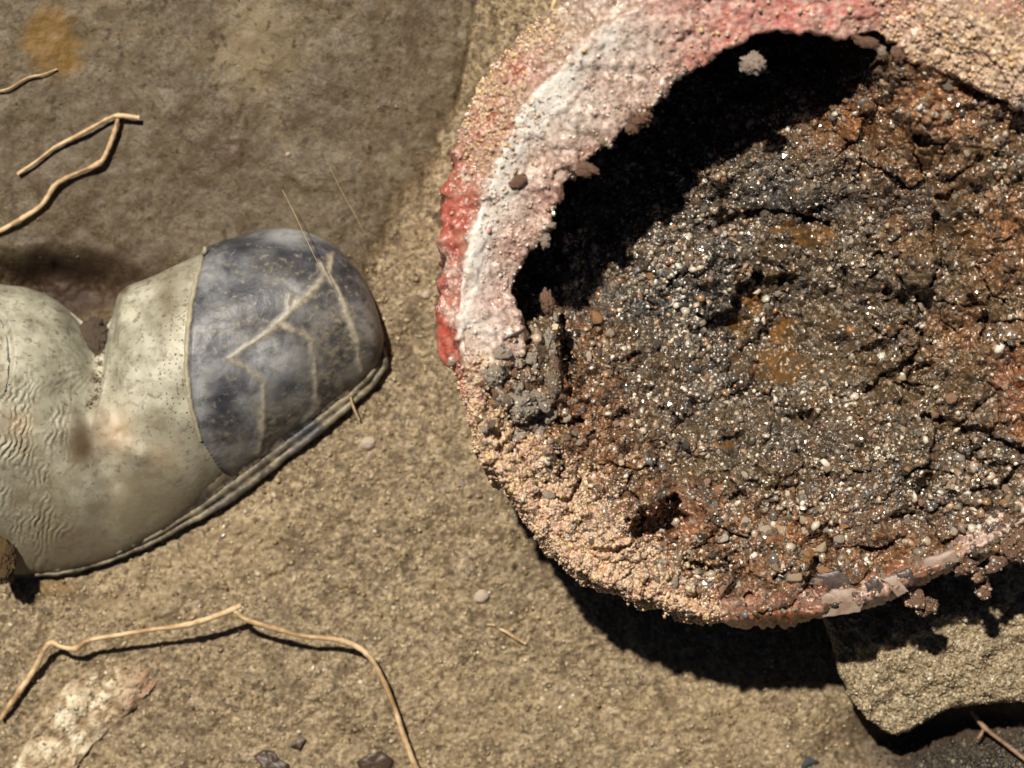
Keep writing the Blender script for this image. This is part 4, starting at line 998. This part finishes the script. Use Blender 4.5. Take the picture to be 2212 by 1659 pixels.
# sand coated chunk of concrete under the pipe, lower right
CH = [(1770, 1320), (1800, 1400), (1812, 1450), (1835, 1505), (1872, 1552), (1925, 1588), (1962, 1582), (2000, 1556), (2045, 1534), (2100, 1524), (2212, 1514), (2330, 1500), (2380, 1380), (2300, 1240), (2100, 1180), (1900, 1200)]
Vs, Fs, (fu, fv, fz) = slab("broken_chunk", CH, 0.029, None, 0.012, 0.008, 520, (0.0, -.03), .005, 4.0, None, 16)
m_chunk = mat_simple("sandy_concrete", [(0.36, (0.085, 0.068, 0.046)), (0.47, (0.19, 0.155, 0.105)), (0.54, (0.34, 0.285, 0.19)), (0.64, (0.54, 0.46, 0.33))], 520, .6, .0012, .35)
ch = tag(link("broken_chunk", mesh_np("broken_chunk", Vs.reshape(-1, 3), Fs), m_chunk), "sand coated broken concrete slab lying below the pipe", "rubble")
cd = Drape(Vs.reshape(-1, 3), [tuple(f) for f in Fs])
Pp, Ss, _ = pts_on(cd, 7500, lambda: (R.uniform(1790, 2240), R.uniform(1300, 1595)), .2, lambda u, v: PXM * float(np.clip(R.lognormal(.85, .4), 1.3, 6.5)))
g = link("sand_grains", grains_mesh("sand_grains", Pp, Ss, (0.6, 1.2)), m_grit, ch, smooth=False); g['kind'] = 'stuff'

# loose sand on the floor
def s_floor():
    while True:
        u = R.uniform(-20, 2232); v = R.uniform(480, 1680)
        x = (u - CU) * D / F; y = -(v - CV) * D / F
        i = min(max(int((x - dense_x[0]) / (dense_x[1] - dense_x[0])), 0), 559) + len(tail); j = min(max(int((y - dense_y[0]) / (dense_y[1] - dense_y[0])), 0), 429) + len(tail)
        if R.uniform() < gs[i, j] * max(0, 1 - 2.5 * gdk[i, j]) * (0.25 + 0.75 * sstep(-.25, .25, vnoise(np.array(u / 45), np.array(v / 45), 93) + 0.6 * vnoise(np.array(u / 14), np.array(v / 14), 94))): return u, v
Pp, Ss, _ = pts_on(gd, 17000, s_floor, .2, lambda u, v: PXM * float(np.clip(R.lognormal(1.02, .45), 1.4, 7.5)))
g = link("sand_grains", grains_mesh("sand_grains", Pp, Ss, (0.4, .8)), m_grit, ground, smooth=False); g['kind'] = 'stuff'
# dark wet gravel mound in the corner
def s_mound():
    while True:
        u = R.uniform(1890, 2235); v = R.uniform(1545, 1675)
        if R.uniform() < float(np.exp(-(((u - 2070) / 110) ** 2 + ((v - 1660) / 55) ** 2)) + np.exp(-(((u - 2230) / 80) ** 2 + ((v - 1640) / 55) ** 2))): return u, v
Pp, Ss, _ = pts_on(gd, 2600, s_mound, .1, lambda u, v: PXM * float(np.clip(R.lognormal(1.1, .45), 1.4, 9)))
g = link("gravel", grains_mesh("gravel", Pp, Ss, (0.5, 1), tone=R.uniform(0, 1, len(Pp)) ** 1.6), mat_grain("dark_wet_grit", [(0, (0.012, 0.011, 0.010)), (.5, (0.04, 0.036, 0.03)), (.8, (0.09, 0.075, 0.05)), (1, (0.24, 0.2, 0.14))], .25, .6, .5), ground, smooth=False); g['kind'] = 'stuff'

def root(name, label, cat, branches, m, d=None, group=None, rough=.13, seed=0):
    """branches: lists of (u, v, lift_m, radius_px); the first is the thing, others are joined at the fork"""
    Vall, Fall, off = [], [], 0
    for bi, br in enumerate(branches):
        P_ = []
        for (u, v, l, r) in br:
            b = gpt(u, v) if d is None else np.array(d.hit(u, v)[0] if d.hit(u, v)[0] is not None else gpt(u, v))
            z = b[2] + l + r * PXM * .6
            P_.append(at(np.array(float(u)), np.array(float(v)), z))
        V, Fc = tube(np.array(P_) + np.c_[R.normal(size=(len(br), 2)) * 1.6 * PXM, np.zeros(len(br))], [b[3] * PXM * .76 * R.uniform(.72, 1.22) for b in br], 8, rough, seed + bi)
        n = len(V); V = np.concatenate([V, V[:8].mean(0, keepdims=True), V[-8:].mean(0, keepdims=True)])
        caps = [(j, (j + 1) % 8, n, n) for j in range(8)] + [(n - 8 + (j + 1) % 8, n - 8 + j, n + 1, n + 1) for j in range(8)]
        tri = [(a, b_, c_) for a, b_, c_, _ in caps]
        quads = np.concatenate([Fc[:, [0, 1, 2]], Fc[:, [0, 2, 3]], np.array(tri)])
        Vall.append(V); Fall.append(quads + off); off += len(V)
    o = link(name, mesh_np(name, np.concatenate(Vall), np.concatenate(Fall)), m)
    return tag(o, label, cat, group)
root("root", "forked pale root arching over the flat stone with its shadow beneath", "root",
     [[(0, 1555, .004, 8), (45, 1490, .004, 8.5), (80, 1440, .006, 8), (98, 1405, .010, 8), (112, 1388, .013, 9), (135, 1396, .014, 8), (165, 1402, .014, 8), (190, 1388, .015, 8.5), (260, 1372, .017, 8.5), (330, 1358, .018, 8.5), (390, 1352, .019, 9), (440, 1338, .020, 8.5), (500, 1318, .021, 9), (520, 1311, .021, 8)],
      [(506, 1318, .021, 7), (535, 1338, .020, 7), (600, 1358, .018, 7.5), (660, 1374, .016, 7.5), (720, 1380, .015, 8), (770, 1396, .013, 8), (800, 1420, .011, 8.5), (825, 1470, .008, 9), (850, 1530, .006, 9.5), (868, 1580, .006, 9.5), (885, 1625, .005, 10), (905, 1680, .004, 10)]], m_root, seed=1)
root("root", "forked thin root lying on the dark bank behind the boot", "root",
     [[(36, 378, .002, 5.5), (75, 348, .003, 6), (115, 318, .003, 6), (160, 295, .003, 6), (205, 272, .004, 6), (240, 256, .004, 6.5), (262, 250, .004, 7.5), (302, 256, .004, 8)],
      [(255, 254, .004, 7), (246, 290, .004, 7.5), (232, 325, .003, 7.5), (216, 350, .003, 8), (170, 372, .003, 7), (125, 398, .003, 7), (90, 440, .003, 7), (50, 472, .003, 7), (0, 498, .002, 7), (-30, 510, .002, 7)]], m_root, seed=4)
root("root", "short thin root end near the yellow stain", "root", [[(-20, 200, .001, 4), (20, 190, .002, 4), (60, 170, .002, 4), (95, 160, .002, 3.5), (124, 152, .001, 3)]], m_root, seed=6)
root("twig", "brown twig leaning off the broken slab over dark gravel", "twig", [[(2096, 1534, .016, 5), (2112, 1552, .014, 6.5), (2124, 1570, .013, 8), (2150, 1588, .011, 6), (2185, 1618, .009, 6), (2230, 1655, .007, 6)],
                                                                        [(2122, 1572, .013, 5), (2116, 1588, .011, 6), (2112, 1598, .010, 5)]], m_rootdk, seed=8)
root("straw_bit", "short pale straw bit on the sand left of the pipe shadow", "straw", [[(1078, 1356, .001, 4), (1096, 1364, .002, 5), (1112, 1378, .002, 5), (1134, 1390, .001, 6)]], m_root, seed=10)
root("straw_bit", "tiny pale straw bit just above the longer one", "straw", [[(1050, 1350, .001, 3), (1070, 1348, .001, 3.5)]], m_root, seed=11)
root("straw_bit", "short bent straw standing against the boot sole", "straw", [[(757, 856, .010, 4), (764, 878, .008, 4.5), (774, 905, .004, 3)]], m_root, seed=12)
# root hanging over the outside of the pipe
root("root", "thin tan root draped over the sandy top edge of the pipe", "root", [[(1205, -20, .05, 7), (1197, 8, .05, 7), (1186, 32, .05, 6), (1170, 52, .05, 5), (1155, 70, .05, 4), (1146, 84, .048, 3)]], m_root, seed=14)
# fine fibres
for i, (pts, lab) in enumerate([([(610, 410, .03), (640, 470, .05), (668, 530, .066), (690, 575, .066)], "fine pale fibre slanting down onto the toe cap"),
                               ([(712, 360, .004), (742, 420, .004), (770, 470, .003), (790, 508, .002)], "fine pale fibre on the dark bank above the toe cap"),
                               ([(1350, 1300, .002), (1358, 1330, .003), (1366, 1352, .002)], "fine short fibre in the pipe shadow")]):
    P_ = [at(np.array(float(a)), np.array(float(b)), (gpt(a, b)[2] if l < .01 else 0) + l) for a, b, l in pts]
    V, Fc = tube(np.array(P_), 1.0 * PXM, 5, .05, i)
    tag(link("fibre", mesh_np("fibre", V, Fc), m_fibre), lab, "fibre")
# wet leaf scraps at the bottom edge
def leaf(label, outline, seed):
    ol = np.array(outline, float); c = ol.mean(0); q = []
    for i in range(len(ol)):
        a, b = ol[i], ol[(i + 1) % len(ol)]
        for k in range(4): q.append(a + (b - a) * k / 4)
    q = np.array(q); rows = []
    for f in (0.02, .35, .7, 1.0):
        p = c + (q - c) * f
        rows.append(np.array([gpt(a, b, 0.0022 + 0.0015 * f * float(fbm(np.array(a / 15), np.array(b / 15), 2, seed))) for a, b in p]))
    rows.append(rows[-1] - np.array([0, 0, .0012]))
    V = np.stack(rows, 1)
    o = link("leaf_scrap", mesh_np("leaf_scrap", V.reshape(-1, 3), grid_faces(len(q), len(rows), True)), m_leaf)
    tag(o, label, "leaf")
leaf("dark wet leaf scrap at the bottom nearer the flat stone", [(548, 1632), (570, 1618), (592, 1622), (604, 1640), (625, 1650), (618, 1675), (575, 1680), (562, 1650)], 1)
leaf("dark wet leaf scrap at the bottom beside the long root", [(770, 1645), (795, 1628), (825, 1622), (850, 1640), (838, 1670), (785, 1675)], 2)
leaf("small dark leaf scrap on the sand in the bottom middle", [(628, 1612), (650, 1588), (662, 1596), (648, 1620)], 3)

# small stones set in the ground
gp = [rock_mesh("pebble", 0.3, 700 + i, True, 1) for i in range(5)]
for pm in gp: pm.materials.append(mat_simple("floor_pebble", [(0.3, (0.12, 0.085, 0.05)), (0.7, (0.40, 0.31, 0.2))], 350, .55, .0004, .3, [(0, (0.08, 0.055, 0.035)), (.5, (0.28, 0.2, 0.12)), (.8, (0.44, 0.33, 0.22)), (1, (0.56, 0.47, 0.37))]) if pm is gp[0] else gp[0].materials[0])
k = 0
while k < 170:
    u, v = R.uniform(0, 2212), R.uniform(0, 1659)
    if 950 < u and v < 1350: continue
    if bd.hit(u, v)[0] is not None: continue
    if cd.hit(u, v)[0] is not None: continue
    if v < 600 and R.uniform() < .6: continue
    place_rock(gp[R.integers(5)], gd, u, v, float(np.clip(R.lognormal(1.35, .38), 2.4, 9)), ground, "pebble", .6, .3); k += 1
